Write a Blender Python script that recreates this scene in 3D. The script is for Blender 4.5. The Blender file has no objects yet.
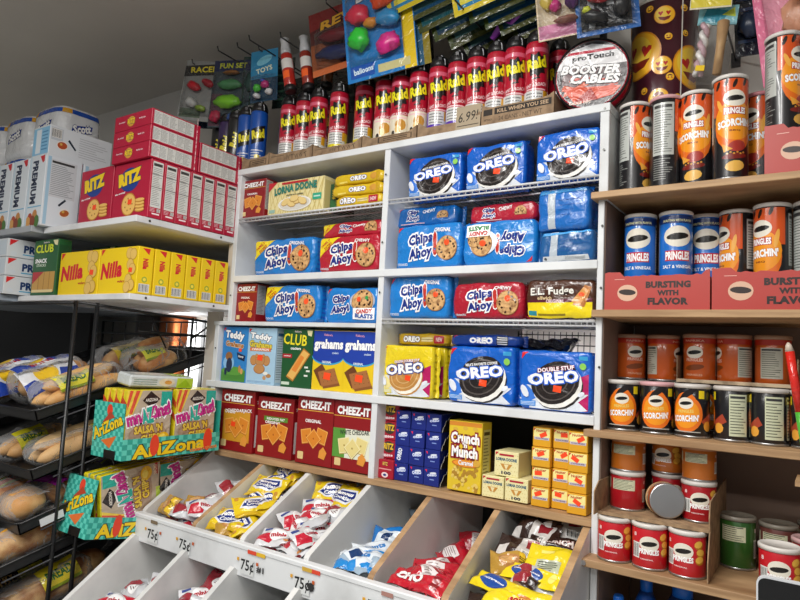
import bpy, bmesh, math, random
from mathutils import Vector, Matrix, Euler, noise
from mathutils.geometry import tessellate_polygon
R = math.radians
PI = math.pi
rnd = random.Random(7)
scene = bpy.context.scene
COL = scene.collection

# ------------------------------------------------------------------ materials
_m = {}
def lin(h):
    h = h.lstrip('#'); out = []
    for i in (0, 2, 4):
        c = int(h[i:i+2], 16) / 255
        out.append(c / 12.92 if c <= .04045 else ((c + .055) / 1.055) ** 2.4)
    return out + [1]
def M(hexc, kind='card'):
    k = (hexc, kind)
    if k in _m: return _m[k]
    m = bpy.data.materials.new(kind + '_' + hexc.strip('#')); m.use_nodes = True
    nt = m.node_tree; N = nt.nodes; L = nt.links; b = N['Principled BSDF']
    b.inputs['Base Color'].default_value = lin(hexc)
    def tex(sc, det=3, dist=0):
        tc = N.new('ShaderNodeTexCoord'); t = N.new('ShaderNodeTexNoise')
        t.inputs['Scale'].default_value = sc; t.inputs['Detail'].default_value = det; t.inputs['Distortion'].default_value = dist
        L.new(tc.outputs['Object'], t.inputs['Vector']); return t
    def bump(t, s, d=.002):
        bp = N.new('ShaderNodeBump'); bp.inputs['Strength'].default_value = s; bp.inputs['Distance'].default_value = d
        L.new(t.outputs['Fac'], bp.inputs['Height']); L.new(bp.outputs['Normal'], b.inputs['Normal'])
    def vary(t, c2, lo=.35, hi=.7):
        r = N.new('ShaderNodeValToRGB'); r.color_ramp.elements[0].position = lo; r.color_ramp.elements[1].position = hi
        r.color_ramp.elements[0].color = lin(hexc); r.color_ramp.elements[1].color = lin(c2)
        L.new(t.outputs['Fac'], r.inputs['Fac']); L.new(r.outputs['Color'], b.inputs['Base Color'])
    ro = .5
    if kind == 'card':
        ro = .42; b.inputs['Coat Weight'].default_value = .15; b.inputs['Coat Roughness'].default_value = .25
        t = tex(9, 2); bump(t, .12, .004)
    elif kind == 'film':
        ro = .24; b.inputs['Coat Weight'].default_value = .5; b.inputs['Coat Roughness'].default_value = .12
        t = tex(26, 2, 1.4); bump(t, .6, .008)
    elif kind == 'can':
        ro = .28; b.inputs['Coat Weight'].default_value = .4; b.inputs['Coat Roughness'].default_value = .1
    elif kind == 'plastic': ro = .35
    elif kind == 'matte': ro = .75
    elif kind == 'metal': ro = .32; b.inputs['Metallic'].default_value = .9
    elif kind == 'wire': ro = .35
    elif kind == 'paint':
        ro = .5; t = tex(5, 6); vary(t, '#b9bbbb', .5, .78); bump(t, .15, .003)
    elif kind == 'ply':
        ro = .6; t = tex(60, 4); vary(t, '#8c6a48', .35, .75)
        mp = N.new('ShaderNodeMapping'); mp.inputs['Scale'].default_value = (.08, .3, 1)
        L.new(t.inputs['Vector'].links[0].from_socket, mp.inputs['Vector']); L.new(mp.outputs['Vector'], t.inputs['Vector']); bump(t, .2, .002)
    elif kind == 'kraft': ro = .8; t = tex(40, 4); vary(t, '#6f5843', .4, .8); bump(t, .2, .002)
    elif kind == 'bread':
        ro = .6; t = tex(14, 3); vary(t, '#e3bd83', .4, .68); bump(t, .3, .004)
    elif kind == 'wall': ro = .8; t = tex(1.2, 4); vary(t, '#a9a8a4', .4, .8)
    elif kind == 'ceil': ro = .8; t = tex(.8, 4); vary(t, '#c6c2ba', .4, .8)
    elif kind == 'cookie': ro = .7; t = tex(90, 4); vary(t, '#70421f', .45, .72); bump(t, .3, .002)
    elif kind == 'clear':
        ro = .12
        t = tex(26, 2, 1.5); bump(t, .55, .01)
        tr = N.new('ShaderNodeBsdfTransparent'); tr.inputs['Color'].default_value = (.96, .96, .96, 1)
        fr = N.new('ShaderNodeFresnel'); fr.inputs['IOR'].default_value = 1.45
        bp = [n for n in N if n.type == 'BUMP'][0]; L.new(bp.outputs['Normal'], fr.inputs['Normal'])
        ad = N.new('ShaderNodeMath'); ad.operation = 'MULTIPLY_ADD'; ad.inputs[1].default_value = .5; ad.inputs[2].default_value = .02
        L.new(fr.outputs[0], ad.inputs[0])
        mx = N.new('ShaderNodeMixShader'); L.new(ad.outputs[0], mx.inputs[0]); L.new(tr.outputs[0], mx.inputs[1]); L.new(b.outputs[0], mx.inputs[2])
        b.inputs['Base Color'].default_value = (.42, .42, .42, 1); b.inputs['Specular IOR Level'].default_value = 1.0
        L.new(mx.outputs[0], N['Material Output'].inputs['Surface'])
    b.inputs['Roughness'].default_value = ro
    _m[k] = m; return m

# ------------------------------------------------------------------ mesh builder
class MB:
    def __init__(s): s.v = []; s.f = []; s.m = []; s.sm = []; s.mats = []
    def mi(s, mat):
        if mat not in s.mats: s.mats.append(mat)
        return s.mats.index(mat)
    def add(s, vs, fs, mat, smooth=False):
        o = len(s.v); s.v += [tuple(p) for p in vs]; i = s.mi(mat)
        for f in fs: s.f.append([o + k for k in f]); s.m.append(i); s.sm.append(smooth)
    def box(s, x0, y0, z0, x1, y1, z1, mat, b=0, xf=None):
        if b <= 0:
            P = [(x, y, z) for z in (z0, z1) for y in (y0, y1) for x in (x0, x1)]
            Fs = [(0, 2, 3, 1), (4, 5, 7, 6), (0, 1, 5, 4), (1, 3, 7, 5), (3, 2, 6, 7), (2, 0, 4, 6)]
        else:
            bm = bmesh.new(); bmesh.ops.create_cube(bm, size=1)
            for v in bm.verts: v.co = Vector(((x0+x1)/2 + v.co.x*(x1-x0), (y0+y1)/2 + v.co.y*(y1-y0), (z0+z1)/2 + v.co.z*(z1-z0)))
            bmesh.ops.bevel(bm, geom=bm.edges[:], offset=b, segments=1, affect='EDGES')
            bm.verts.index_update(); P = [tuple(v.co) for v in bm.verts]; Fs = [[v.index for v in f.verts] for f in bm.faces]; bm.free()
        if xf: P = [xf @ Vector(p) for p in P]
        s.add(P, Fs, mat)
    def lathe(s, prof, mat, seg=28, c=(0, 0, 0), xf=None, smooth=True, cap=True):
        P = []; n = len(prof)
        for r, z in prof:
            for k in range(seg):
                a = 2*PI*k/seg; P.append(Vector((c[0]+r*math.cos(a), c[1]+r*math.sin(a), c[2]+z)))
        Fs = [(i*seg+k, i*seg+(k+1) % seg, (i+1)*seg+(k+1) % seg, (i+1)*seg+k) for i in range(n-1) for k in range(seg)]
        if xf: P = [xf @ p for p in P]
        s.add(P, Fs, mat, smooth)
        if cap:
            o = len(s.v) - len(P)
            s.f.append([o + k for k in range(seg-1, -1, -1)]); s.m.append(s.mi(mat)); s.sm.append(False)
            s.f.append([o + (n-1)*seg + k for k in range(seg)]); s.m.append(s.mi(mat)); s.sm.append(False)
    def tube(s, pts, r, mat, seg=8):
        pts = [Vector(p) for p in pts]; rings = []
        for i, p in enumerate(pts):
            d = (pts[min(i+1, len(pts)-1)] - pts[max(i-1, 0)]).normalized()
            a = d.cross(Vector((0, 0, 1)) if abs(d.z) < .9 else Vector((1, 0, 0))).normalized(); b = d.cross(a)
            rr = r[i] if isinstance(r, (list, tuple)) else r
            rings.append([p + (a*math.cos(2*PI*k/seg) + b*math.sin(2*PI*k/seg))*rr for k in range(seg)])
        P = [q for g in rings for q in g]
        Fs = [(i*seg+k, (i+1)*seg+k, (i+1)*seg+(k+1) % seg, i*seg+(k+1) % seg) for i in range(len(pts)-1) for k in range(seg)]
        Fs += [list(range(seg)), [(len(pts)-1)*seg + k for k in range(seg-1, -1, -1)]]
        s.add(P, Fs, mat, True)
    def blob(s, c, r, mat, rot=0, n=10, xf=None, amp=0, seed=0):
        P = []; seg = n*2; c = Vector(c)
        Rm = Matrix.Rotation(rot, 3, 'Y')
        for i in range(1, n):
            t = PI*i/n
            for k in range(seg):
                a = 2*PI*k/seg; d = Vector((math.sin(t)*math.cos(a), math.sin(t)*math.sin(a), math.cos(t)))
                q = 1 + amp*noise.noise(d*2 + Vector((seed, 0, 0)))
                P.append(c + Rm @ Vector((d.x*r[0]*q, d.y*r[1]*q, d.z*r[2]*q)))
        P.append(c + Rm @ Vector((0, 0, r[2]))); P.append(c - Rm @ Vector((0, 0, r[2])))
        T = len(P)-2; Fs = [(i*seg+k, (i+1)*seg+k, (i+1)*seg+(k+1) % seg, i*seg+(k+1) % seg) for i in range(n-2) for k in range(seg)]
        Fs += [(T, k, (k+1) % seg) for k in range(seg)] + [(T+1, (n-2)*seg+(k+1) % seg, (n-2)*seg+k) for k in range(seg)]
        if xf: P = [xf @ p for p in P]
        s.add(P, Fs, mat, True)
    def art(s, A, surf, maxe=None, base=.0003, step=.00022):
        for (pts, tris, mat, lay) in A.it:
            if maxe: pts, tris = subdiv(pts, tris, maxe)
            off = base + lay*step
            s.add([surf(p[0], p[1], off) for p in pts], tris, mat, bool(maxe))
    def mesh(s, name):
        me = bpy.data.meshes.new(name); me.from_pydata(s.v, [], s.f)
        for m in s.mats: me.materials.append(m)
        me.polygons.foreach_set('material_index', s.m); me.polygons.foreach_set('use_smooth', s.sm); me.update(); return me
    def build(s, name, parent=None, loc=(0, 0, 0), rot=(0, 0, 0)):
        o = bpy.data.objects.new(name, s.mesh(name)); COL.objects.link(o); o.location = loc; o.rotation_euler = rot
        if parent: o.parent = parent
        return o

def subdiv(pts, tris, maxe):
    pts = list(pts); out = []; st = list(tris); mid = {}
    while st:
        a, b, c = st.pop()
        e = [((pts[a][0]-pts[b][0])**2 + (pts[a][1]-pts[b][1])**2, a, b, c), ((pts[b][0]-pts[c][0])**2 + (pts[b][1]-pts[c][1])**2, b, c, a), ((pts[c][0]-pts[a][0])**2 + (pts[c][1]-pts[a][1])**2, c, a, b)]
        l, p, q, r = max(e)
        if l <= maxe*maxe: out.append((a, b, c)); continue
        k = (min(p, q), max(p, q))
        if k not in mid: pts.append(((pts[p][0]+pts[q][0])/2, (pts[p][1]+pts[q][1])/2)); mid[k] = len(pts)-1
        n = mid[k]; st += [(p, n, r), (n, q, r)]
    return pts, out

_g = {}
def glyph(t, off):
    k = (t, off)
    if k not in _g:
        c = bpy.data.curves.new('t', 'FONT'); c.body = t; c.size = 1; c.resolution_u = 2; c.offset = off; c.space_character = 1 + off*.9; c.fill_mode = 'FRONT'
        c.align_x = 'CENTER'; c.align_y = 'CENTER'
        o = bpy.data.objects.new('t', c); COL.objects.link(o); me = o.to_mesh()
        ps = [(v.co.x, v.co.y) for v in me.vertices]; ts = []
        for p in me.polygons:
            vv = list(p.vertices)
            for i in range(1, len(vv)-1): ts.append((vv[0], vv[i], vv[i+1]))
        ts = [t3 if (ps[t3[1]][0]-ps[t3[0]][0])*(ps[t3[2]][1]-ps[t3[0]][1])-(ps[t3[2]][0]-ps[t3[0]][0])*(ps[t3[1]][1]-ps[t3[0]][1]) > 0 else t3[::-1] for t3 in ts]
        o.to_mesh_clear(); bpy.data.objects.remove(o); bpy.data.curves.remove(c)
        _g[k] = (ps, ts)
    return _g[k]

class Art:
    """flat print laid out in panel units 0..1, scaled by W, H (metres)"""
    def __init__(s, W, H, kind='card'): s.W = W; s.H = H; s.k = kind; s.it = []; s.bb = []
    def put(s, pts, tris, mat):
        if isinstance(mat, str): mat = M(mat, s.k)
        xs = [p[0] for p in pts]; ys = [p[1] for p in pts]; b = (min(xs), min(ys), max(xs), max(ys)); lay = 0
        for (c, l) in s.bb:
            if b[0] < c[2] and c[0] < b[2] and b[1] < c[3] and c[1] < b[3]: lay = max(lay, l+1)
        s.bb.append((b, lay)); s.it.append((pts, tris, mat, lay))
    def r(s, x0, y0, x1, y1, c): s.p([(x0, y0), (x1, y0), (x1, y1), (x0, y1)], c)
    def p(s, P, c):
        q = [(x*s.W, y*s.H) for x, y in P]
        ar = sum(q[i][0]*q[(i+1) % len(q)][1]-q[(i+1) % len(q)][0]*q[i][1] for i in range(len(q)))
        if ar < 0: q = q[::-1]
        tr = tessellate_polygon([[Vector((x, y, 0)) for x, y in q]]); o = []
        for t in tr:
            a, b, d = t
            if (q[b][0]-q[a][0])*(q[d][1]-q[a][1])-(q[d][0]-q[a][0])*(q[b][1]-q[a][1]) < 0: b, d = d, b
            o.append((a, b, d))
        s.put(q, o, c)
    def e(s, cx, cy, rx, ry, c, rot=0, n=20, a0=0, a1=360):
        """rx, ry in fractions of W (both), so circles stay round"""
        P = []; cr, sr = math.cos(R(rot)), math.sin(R(rot))
        for i in range(n if a1-a0 >= 360 else n+1):
            a = R(a0 + (a1-a0)*i/n); x, y = rx*math.cos(a), ry*math.sin(a)
            P.append((cx + x*cr - y*sr, cy + (x*sr + y*cr)*s.W/s.H))
        s.p(P, c)
    def t(s, txt, cx, cy, w, h, c, rot=0, out=None, ow=.06, bold=.03, sh=0, arc=0, rise=0):
        ps, ts = glyph(txt, bold)
        if not ps: return
        x0 = min(p[0] for p in ps); x1 = max(p[0] for p in ps); y0 = min(p[1] for p in ps); y1 = max(p[1] for p in ps)
        sx = w*s.W/(x1-x0); sy = h*s.H/(y1-y0); mx = (x0+x1)/2; my = (y0+y1)/2; cr, sr = math.cos(R(rot)), math.sin(R(rot))
        def mp(q):
            x = (q[0]-mx)*sx; y = (q[1]-my)*sy; x += y*sh; u = x/(w*s.W)*2
            y += arc*(1-u*u)*s.H + rise*u*y*.5
            return (cx*s.W + x*cr - y*sr, cy*s.H + x*sr + y*cr)
        if out:
            po, to = glyph(txt, bold + ow); 
            # outline glyphs are spaced differently: rescale about centre
            X0 = min(p[0] for p in po); X1 = max(p[0] for p in po); g = (x1-x0+2*ow)/(X1-X0); MX = (X0+X1)/2
            s.put([mp(((p[0]-MX)*g+mx, p[1])) for p in po], to, out)
        s.put([mp(p) for p in ps], ts, c)
    def lines(s, x0, y0, x1, y1, n, c, th=.35, ragged=0):
        for i in range(n):
            y = y1 - (y1-y0)*(i+.5)/n; h = (y1-y0)/n*th/2; e = x1 - (x1-x0)*ragged*rnd.random()
            s.r(x0, y-h, e, y+h, c)
    def facts(s, x0, y0, x1, y1, n=10, bg='#d6d8d4', fg='#8b8e8c', head='#3b3b3b'):
        s.r(x0, y0, x1, y1, bg); w = x1-x0; h = y1-y0
        s.r(x0+.06*w, y1-.1*h, x1-.1*w, y1-.04*h, head)
        s.lines(x0+.06*w, y0+.04*h, x1-.06*w, y1-.13*h, n, fg, .3, .4)
    def bars(s, x0, y0, x1, y1, n=11):
        s.r(x0, y0, x1, y1, '#e2e2de'); w = (x1-x0)/(n*2+1)
        for i in range(n): s.r(x0+w*(2*i+.6), y0+.08*(y1-y0), x0+w*(2*i+1.2+.5*(i % 3 == 0)), y1-.08*(y1-y0), '#222222')
    def rr(s, x0, y0, x1, y1, rad, c, n=10):
        rx = rad; ry = rad*s.W/s.H; P = []
        for (cx, cy, a) in ((x1-rx, y1-ry, 0), (x0+rx, y1-ry, 90), (x0+rx, y0+ry, 180), (x1-rx, y0+ry, 270)):
            for i in range(n+1): P.append((cx+rx*math.cos(R(a+90*i/n)), cy+ry*math.sin(R(a+90*i/n))))
        s.p(P, c)

def plane(o, U, V):
    o, U, V = Vector(o), Vector(U), Vector(V); Nn = U.cross(V)
    return lambda u, v, k: o + U*u + V*v + Nn*k
def cyl(r, z0=0, ang=0):
    return lambda u, v, k: Vector(((r+k)*math.sin(u/r+ang), -(r+k)*math.cos(u/r+ang), z0+v))

# ------------------------------------------------------------------ object helpers
def tag(o, label=None, cat=None, group=None, kind=None):
    if label: o['label'] = label
    if cat: o['category'] = cat
    if group: o['group'] = group
    if kind: o['kind'] = kind
    return o
def struct(o): o['kind'] = 'structure'; return o
def put(name, mesh, loc, rot=(0, 0, 0), label=None, cat=None, group=None, scale=None):
    o = bpy.data.objects.new(name, mesh); COL.objects.link(o); o.location = loc; o.rotation_euler = rot
    if scale: o.scale = scale
    return tag(o, label, cat, group)
def thing(name, parts, loc, rot, label, cat, group=None, scale=None):
    """parts: [(part name, mesh, [sub-parts])]"""
    e = bpy.data.objects.new(name, None); COL.objects.link(e); e.location = loc; e.rotation_euler = rot; e.empty_display_size = .02
    if scale: e.scale = scale
    tag(e, label, cat, group)
    def rec(ps, par):
        for p in ps:
            o = bpy.data.objects.new(p[0], p[1]); COL.objects.link(o); o.parent = par
            if len(p) > 3: o['label'] = p[3]
            if len(p) > 2 and p[2]: rec(p[2], o)
    rec(parts, e); return e
_mc = {}
def boxmesh(key, W, D, H, base, front=None, side=None, top=None, left=None, kind='card'):
    """a folded carton: origin at the bottom centre, front faces -Y, side is the +X face"""
    if key in _mc: return _mc[key]
    m = MB(); m.box(-W/2, -D/2, 0, W/2, D/2, H, M(base, kind), b=.0012)
    if front: A = Art(W, H, kind); front(A); m.art(A, plane((-W/2, -D/2, 0), (1, 0, 0), (0, 0, 1)))
    if side: A = Art(D, H, kind); side(A); m.art(A, plane((W/2, -D/2, 0), (0, 1, 0), (0, 0, 1)))
    if left: A = Art(D, H, kind); left(A); m.art(A, plane((-W/2, D/2, 0), (0, -1, 0), (0, 0, 1)))
    if top: A = Art(W, D, kind); top(A); m.art(A, plane((-W/2, -D/2, H), (1, 0, 0), (0, 1, 0)))
    _mc[key] = m.mesh(key); return _mc[key]

def softmesh(key, W, D, H, base, front=None, side=None, n=13, wr=.0048, fin='x', seed=0, top=None):
    """a flow-wrapped tray pack: rounded slab with crimped fins; front -Y"""
    if key in _mc: return _mc[key]
    def pos(a, b, c):                       # a: x, b: y, c: z in -1..1 on the cube
        l = (abs(a)**n + abs(b)**n + abs(c)**n) ** (1/n); g = (1-.035*(c*c)*(abs(a) > .999)); bu = .90 + .10*(1-a*a)*(1-c*c)
        p = Vector((a/l*W/2*g, b/l*D/2*bu, H/2 + c/l*H/2*(1-.03*(1-a*a)*0)))
        w = noise.noise(Vector((p.x*22+seed*7, p.y*22, p.z*22)))*wr + noise.noise(Vector((p.x*55+seed, p.y*55, p.z*55)))*wr*.35
        d = Vector((a/l/W, b/l/D, c/l/H)).normalized()
        return p + d*w
    bm = bmesh.new(); nx = max(10, int(W/.007)); nz = max(8, int(H/.007)); ny = max(4, int(D/.01))
    def grid(f, n1, n2):
        g = [[bm.verts.new(f(-1+2*i/n1, -1+2*j/n2)) for j in range(n2+1)] for i in range(n1+1)]
        for i in range(n1):
            for j in range(n2): bm.faces.new((g[i][j], g[i+1][j], g[i+1][j+1], g[i][j+1]))
    grid(lambda a, c: pos(a, -1, c), nx, nz); grid(lambda a, c: pos(-a, 1, c), nx, nz)
    grid(lambda b, c: pos(1, b, c), ny, nz); grid(lambda b, c: pos(-1, -b, c), ny, nz)
    grid(lambda a, b: pos(a, b, 1), nx, ny); grid(lambda a, b: pos(a, -b, -1), nx, ny)
    bmesh.ops.remove_doubles(bm, verts=bm.verts[:], dist=1e-5); bm.verts.index_update()
    m = MB(); m.add([v.co[:] for v in bm.verts], [[v.index for v in f.verts] for f in bm.faces], M(base, 'film'), True); bm.free()
    # crimped end fins (solid thin strips)
    for sgn in (-1, 1):
        N = 14; P = []
        for i in range(N+1):
            t = i/N*2-1
            if fin == 'x': q = [(sgn*(W/2-.004), .0, H/2+t*H*.46), (sgn*(W/2+.010), .0035*math.sin(i*1.9+seed)+.001, H/2+t*H*.485)]
            else: q = [(t*W*.46, 0, H/2+sgn*(H/2-.004)), (t*W*.485, .0035*math.sin(i*1.9+seed), H/2+sgn*(H/2+.008))]
            for p in q: P += [Vector(p)+Vector((0, -.0006, 0)), Vector(p)+Vector((0, .0006, 0))]
        Fs = []
        for i in range(N):
            o = i*4; Fs += [(o, o+4, o+6, o+2), (o+1, o+3, o+7, o+5), (o+2, o+6, o+7, o+3)]
        m.add(P, Fs, M(base, 'film'), True)
    if front:
        A = Art(W, H, 'film'); front(A)
        m.art(A, lambda u, v, k: pos(min(1, max(-1, u/W*2-1)), -1, min(1, max(-1, v/H*2-1))) + Vector((0, -k, 0)), .009, .0009, .0003)
    if side:
        A = Art(D, H, 'film'); side(A)
        m.art(A, lambda u, v, k: pos(1, min(1, max(-1, u/D*2-1)), min(1, max(-1, v/H*2-1))) + Vector((k, 0, 0)), .009, .0009, .0003)
    _mc[key] = m.mesh(key); return _mc[key]

def bagmesh(key, W, H, T, base, front=None, seed=0, back=None):
    """small pillow bag lying flat, print side up, origin at its centre"""
    if key in _mc: return _mc[key]
    def pos(s, t, sg, k=0):
        px = max(0, 1-abs(s)**3.0); py = max(0, 1-abs(t)**2.4)
        th = T/2*(px**.7)*(py**.6)
        w = noise.noise(Vector((s*2.3+seed*3, t*2.3, sg)))*T*.35*min(1, px*2)
        w2 = noise.noise(Vector((s*1.1+seed*5, t*1.1, 3)))*T*.5
        pinch = 1-.10*(1-px)*0
        x = s*W/2*(1-.06*(1-abs(t))**2*0 - .07*py*0) ; y = t*H/2*(1-.05*px)
        return Vector((x*pinch, y, sg*(th + w*.5+ k) + w2))
    n1, n2 = 22, 16; m = MB(); P = []; Fs = []
    for sg in (1, -1):
        o = len(P)
        for i in range(n1+1):
            for j in range(n2+1): P.append(pos(-1+2*i/n1, -1+2*j/n2, sg, .0004))
        for i in range(n1):
            for j in range(n2):
                q = [o+i*(n2+1)+j, o+(i+1)*(n2+1)+j, o+(i+1)*(n2+1)+j+1, o+i*(n2+1)+j+1]; Fs.append(q if sg > 0 else q[::-1])
    m.add(P, Fs, M(base, 'film'), True)
    if front:
        A = Art(W, H, 'film'); front(A)
        m.art(A, lambda u, v, k: pos(min(1, max(-1, u/W*2-1)), min(1, max(-1, v/H*2-1)), 1, k), .008, .0011, .0004)
    _mc[key] = m.mesh(key); return _mc[key]
def set_down(o): return o

# ------------------------------------------------------------------ printed designs
TRI = [(.0, 1.), (.0, .8), (.13, 1.)]
def corner(A, c='#d8232a', s=.13):
    k = A.W/A.H; A.p([(.03, .98), (.03, .98-s*k), (.03+s, .98)], c)
def crackers(A, cx, cy, s, c='#e08a2c', c2='#f2b25a', dark='#b8601a'):
    for dx, dy, r in ((-.62, .12, 12), (.62, .2, -14), (0, 0, 45)):
        x, y = cx+dx*s, cy+dy*s*A.W/A.H
        P = [(x+s*.62*math.cos(R(r+45+90*i)), y+s*.62*math.sin(R(r+45+90*i))*A.W/A.H) for i in range(4)]; A.p([(p[0], p[1]-.012) for p in P], dark); A.p(P, c2)
        P = [(x+s*.54*math.cos(R(r+45+90*i)), y+s*.54*math.sin(R(r+45+90*i))*A.W/A.H) for i in range(4)]; A.p(P, c)
        A.e(x, y, s*.06, s*.06, dark)
def chipcookie(A, cx, cy, r, a0=0, a1=360, seed=1):
    A.e(cx, cy, r*1.03, r*1.03, '#a8743c', 0, 26, a0, a1); A.e(cx, cy, r*.97, r*.97, M('#dcae74', 'cookie'), 0, 26, a0, a1)
    q = random.Random(seed)
    for i in range(11):
        a = R(a0+(a1-a0)*q.random()); d = r*(.25+.6*q.random()); A.e(cx+d*math.cos(a), cy+d*math.sin(a)*A.W/A.H, r*.12, r*.09, '#3f2413', q.random()*180, 8)
def sandwich(A, cx, cy, r, c='#241d1c', cr='#f2f0ea', rim='#57504d', rot=25):
    """cream sandwich cookie seen at an angle"""
    k = A.W/A.H
    A.e(cx+.14*r, cy-.22*r*k, r, r*.8, c, rot); A.e(cx+.08*r, cy-.13*r*k, r*1.02, r*.82, cr, rot); A.e(cx, cy, r, r*.8, c, rot)
    A.e(cx, cy, r*.86, r*.67, rim, rot); A.e(cx, cy, r*.8, r*.62, c, rot); A.e(cx, cy, r*.55, r*.42, rim, rot); A.e(cx, cy, r*.5, r*.37, c, rot)
def splash(A, cx, cy, s, c, seed=1):
    q = random.Random(seed); P = []
    for i in range(18):
        a = 2*PI*i/18; d = s*(1 if i % 2 else .62+.2*q.random()); P.append((cx+d*1.5*math.cos(a), cy+d*math.sin(a)*A.W/A.H*.9))
    A.p(P, c)
def sticker(A, cx, cy, w=.1, c='#ff4e1e'): 
    k = A.W/A.H; A.p([(cx-w/2, cy-w*.3*k), (cx+w*.4, cy-w*.4*k), (cx+w/2, cy+w*.3*k), (cx-w*.4, cy+w*.38*k)], c)

def f_ritz(A):
    A.e(.44, .70, .27, .20, '#1d3f8f'); A.e(.44, .66, .25, .16, '#c7153a' if 0 else '#1d3f8f'); A.t('RITZ', .44, .74, .62, .24, '#f6d21f', 8, '#14285c', .04, .08)
    A.t('the original', .2, .47, .28, .045, '#ffffff', 5); A.e(.47, .26, .20, .19, '#c88a35'); A.e(.47, .26, .18, .17, '#f0c169')
    for i in range(7):
        a = 2*PI*i/7; A.e(.47+.1*math.cos(a), .26+.1*math.sin(a)*A.W/A.H, .016, .016, '#a86a22', 0, 6)
    A.e(.47, .26, .016, .016, '#a86a22', 0, 6); sticker(A, .5, .3, .12)
    for i in range(4): A.e(.78, .14+.055*i, .13, .035, '#c88a35'); A.e(.78, .15+.055*i, .12, .025, '#f0c169')
    A.r(.05, .03, .28, .06, '#e9c6cc')
def s_nutri(A):
    A.facts(.12, .18, .9, .965, 22); A.r(.12, .74, .9, .75, '#55585a'); A.r(.12, .52, .9, .53, '#55585a'); A.r(.3, .06, .85, .085, '#f6e6e8'); A.bars(.62, .105, .9, .165, 6)
    A.lines(.14, .10, .5, .17, 3, '#f0c4cc')
def f_ritzend(A):
    A.e(.46, .5, .10, .085, '#d99f3c'); A.t('RITZ', .46, .52, .2, .34, '#f6d21f', 0, '#14285c', .05, .05); A.t('the original', .2, .55, .17, .14, '#f3d9dd'); A.t('family size', .75, .55, .17, .14, '#f3d9dd')
def s_ritzlong(A):
    A.r(.04, .1, .86, .92, '#d6d8d4')
    for i in range(5): A.lines(.06+.16*i, .16, .06+.16*i+.14, .86, 9, '#8b8e8c', .3, .5); A.r(.045+.16*i, .12, .05+.16*i, .9, '#3b3b3b')
    A.t('RITZ', .93, .5, .55, .06, '#f6d9dd', 90)
def f_nilla(A):
    corner(A, s=.1); A.t('Nilla', .34, .52, .56, .36, '#d3122e', 4, None, 0, .05, .15); A.t('wafers', .6, .27, .18, .06, '#b81c28')
    for x, y in ((.78, .93), (.93, .84), (.82, .62), (.95, .52), (.8, .3), (.93, .18), (.78, .02)):
        y = min(.86, max(.14, y)); x = min(.88, x); A.e(x, y, .088, .088, '#b98a2b'); A.e(x, y, .08, .08, '#e6bf63')
    sticker(A, .84, .5, .1)
def s_nilla(A):
    A.p([(.25, .97), (.75, .97), (.68, .84)], '#d8232a'); A.t('Nilla', .48, .62, .34, .26*A.W/A.H*.9, '#d3122e', -90, None, 0, .05) if 0 else A.t('Nilla', .5, .64, .62, .13, '#d3122e', -90, None, 0, .05)
    A.e(.5, .31, .17, .17, '#9fb03a'); A.e(.5, .31, .1, .1, '#f7e04a'); A.bars(.16, .04, .84, .22, 9)
def f_cheez(A, mid='#c8201f', word='ORIGINAL', band=None, pale=False, snap=False):
    A.r(0, .775, 1, .785, '#e8b74a'); A.t('CHEEZ-IT', .5, .865, .84, .125, '#ffffff', 0, '#5d0a0c', .03, .05)
    if band: A.r(.2, .6, .86, .68, band); A.t('REDUCED FAT', .53, .64, .5, .04, '#ffffff')
    if snap: A.r(.1, .16, .9, .66, '#d99a2a'); A.t('Double', .3, .64, .3, .06, '#ffffff'); A.t('CHEDDARJACK', .58, .66, .74, .07, '#ffffff', 3, '#a01410', .04)
    elif pale:
        A.r(0, .18, .32, .6, '#5d9a3c'); A.r(.32, .18, 1, .6, '#e9ecd9'); A.t('WHITE CHEDDAR', .55, .56, .75, .07, '#27302a', 4)
    else: A.t(word, .46, .58 if band else .63, .44, .05, '#ffffff')
    if pale: crackers(A, .52, .33, .34, '#ead98f', '#f5ebb5', '#b49a4a')
    else: crackers(A, .5, .38, .33)
    A.p([(.66, .12), (.82, .10), (.88, .2), (.78, .28), (.68, .22)], '#e79a3c'); A.rr(.07, .06, .23, .17, .02, '#e4c98e')
    sticker(A, .42, .44, .14) if snap else None
def s_cheez(A): A.r(.05, .2, .6, .96, '#b9b6b4'); A.lines(.1, .22, .55, .94, 20, '#6b6866', .35, .4)
def s_cheez2(A): A.t('CHEEZ-IT', .5, .55, 1.6, .05, '#c0494c', -90) if 0 else A.r(.2, .1, .8, .62, '#d8d4d2'); A.t('75', .5, .82, .5, .05, '#e9d5d5')
def f_lorna(A):
    for i in range(11): A.p([(i/11, .0), (i/11+.012, 0), (min(1, i/11+.20), .99), (min(.988, i/11+.188), .99)], '#d9c67c')
    for i in range(11): A.p([(i/11+.09, .0), (i/11+.078, 0), (max(.0, i/11-.12), .99), (max(.012, i/11-.108), .99)], '#d9c67c')
    A.p([(.0, 1), (.0, .72), (.16, 1)], '#c4202c'); A.r(.25, .9, .72, .96, '#c4202c'); A.t('LORNA DOONE', .5, .74, .76, .22, '#2b8a79', 3, '#1a3c3a', .02, .04, 0, .04)
    A.t('shortbread cookies', .5, .57, .3, .05, '#2b3c3a'); A.e(.5, .3, .3, .10, '#f7f5ee'); A.e(.5, .3, .27, .085, '#dcdad0')
    for x, y, a in ((.34, .36, 20), (.45, .3, -10), (.56, .38, 12), (.65, .34, -20), (.5, .44, 5)):
        A.e(x, y, .085, .05, '#b98b3a', a, 8); A.e(x, y+.01, .08, .045, '#efd38b', a, 8)
    A.r(.82, .34, .97, .52, '#2fae8c'); A.r(.84, .41, .95, .45, '#cfeee2'); A.r(.03, .08, .14, .18, '#9cc3b4')
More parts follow.
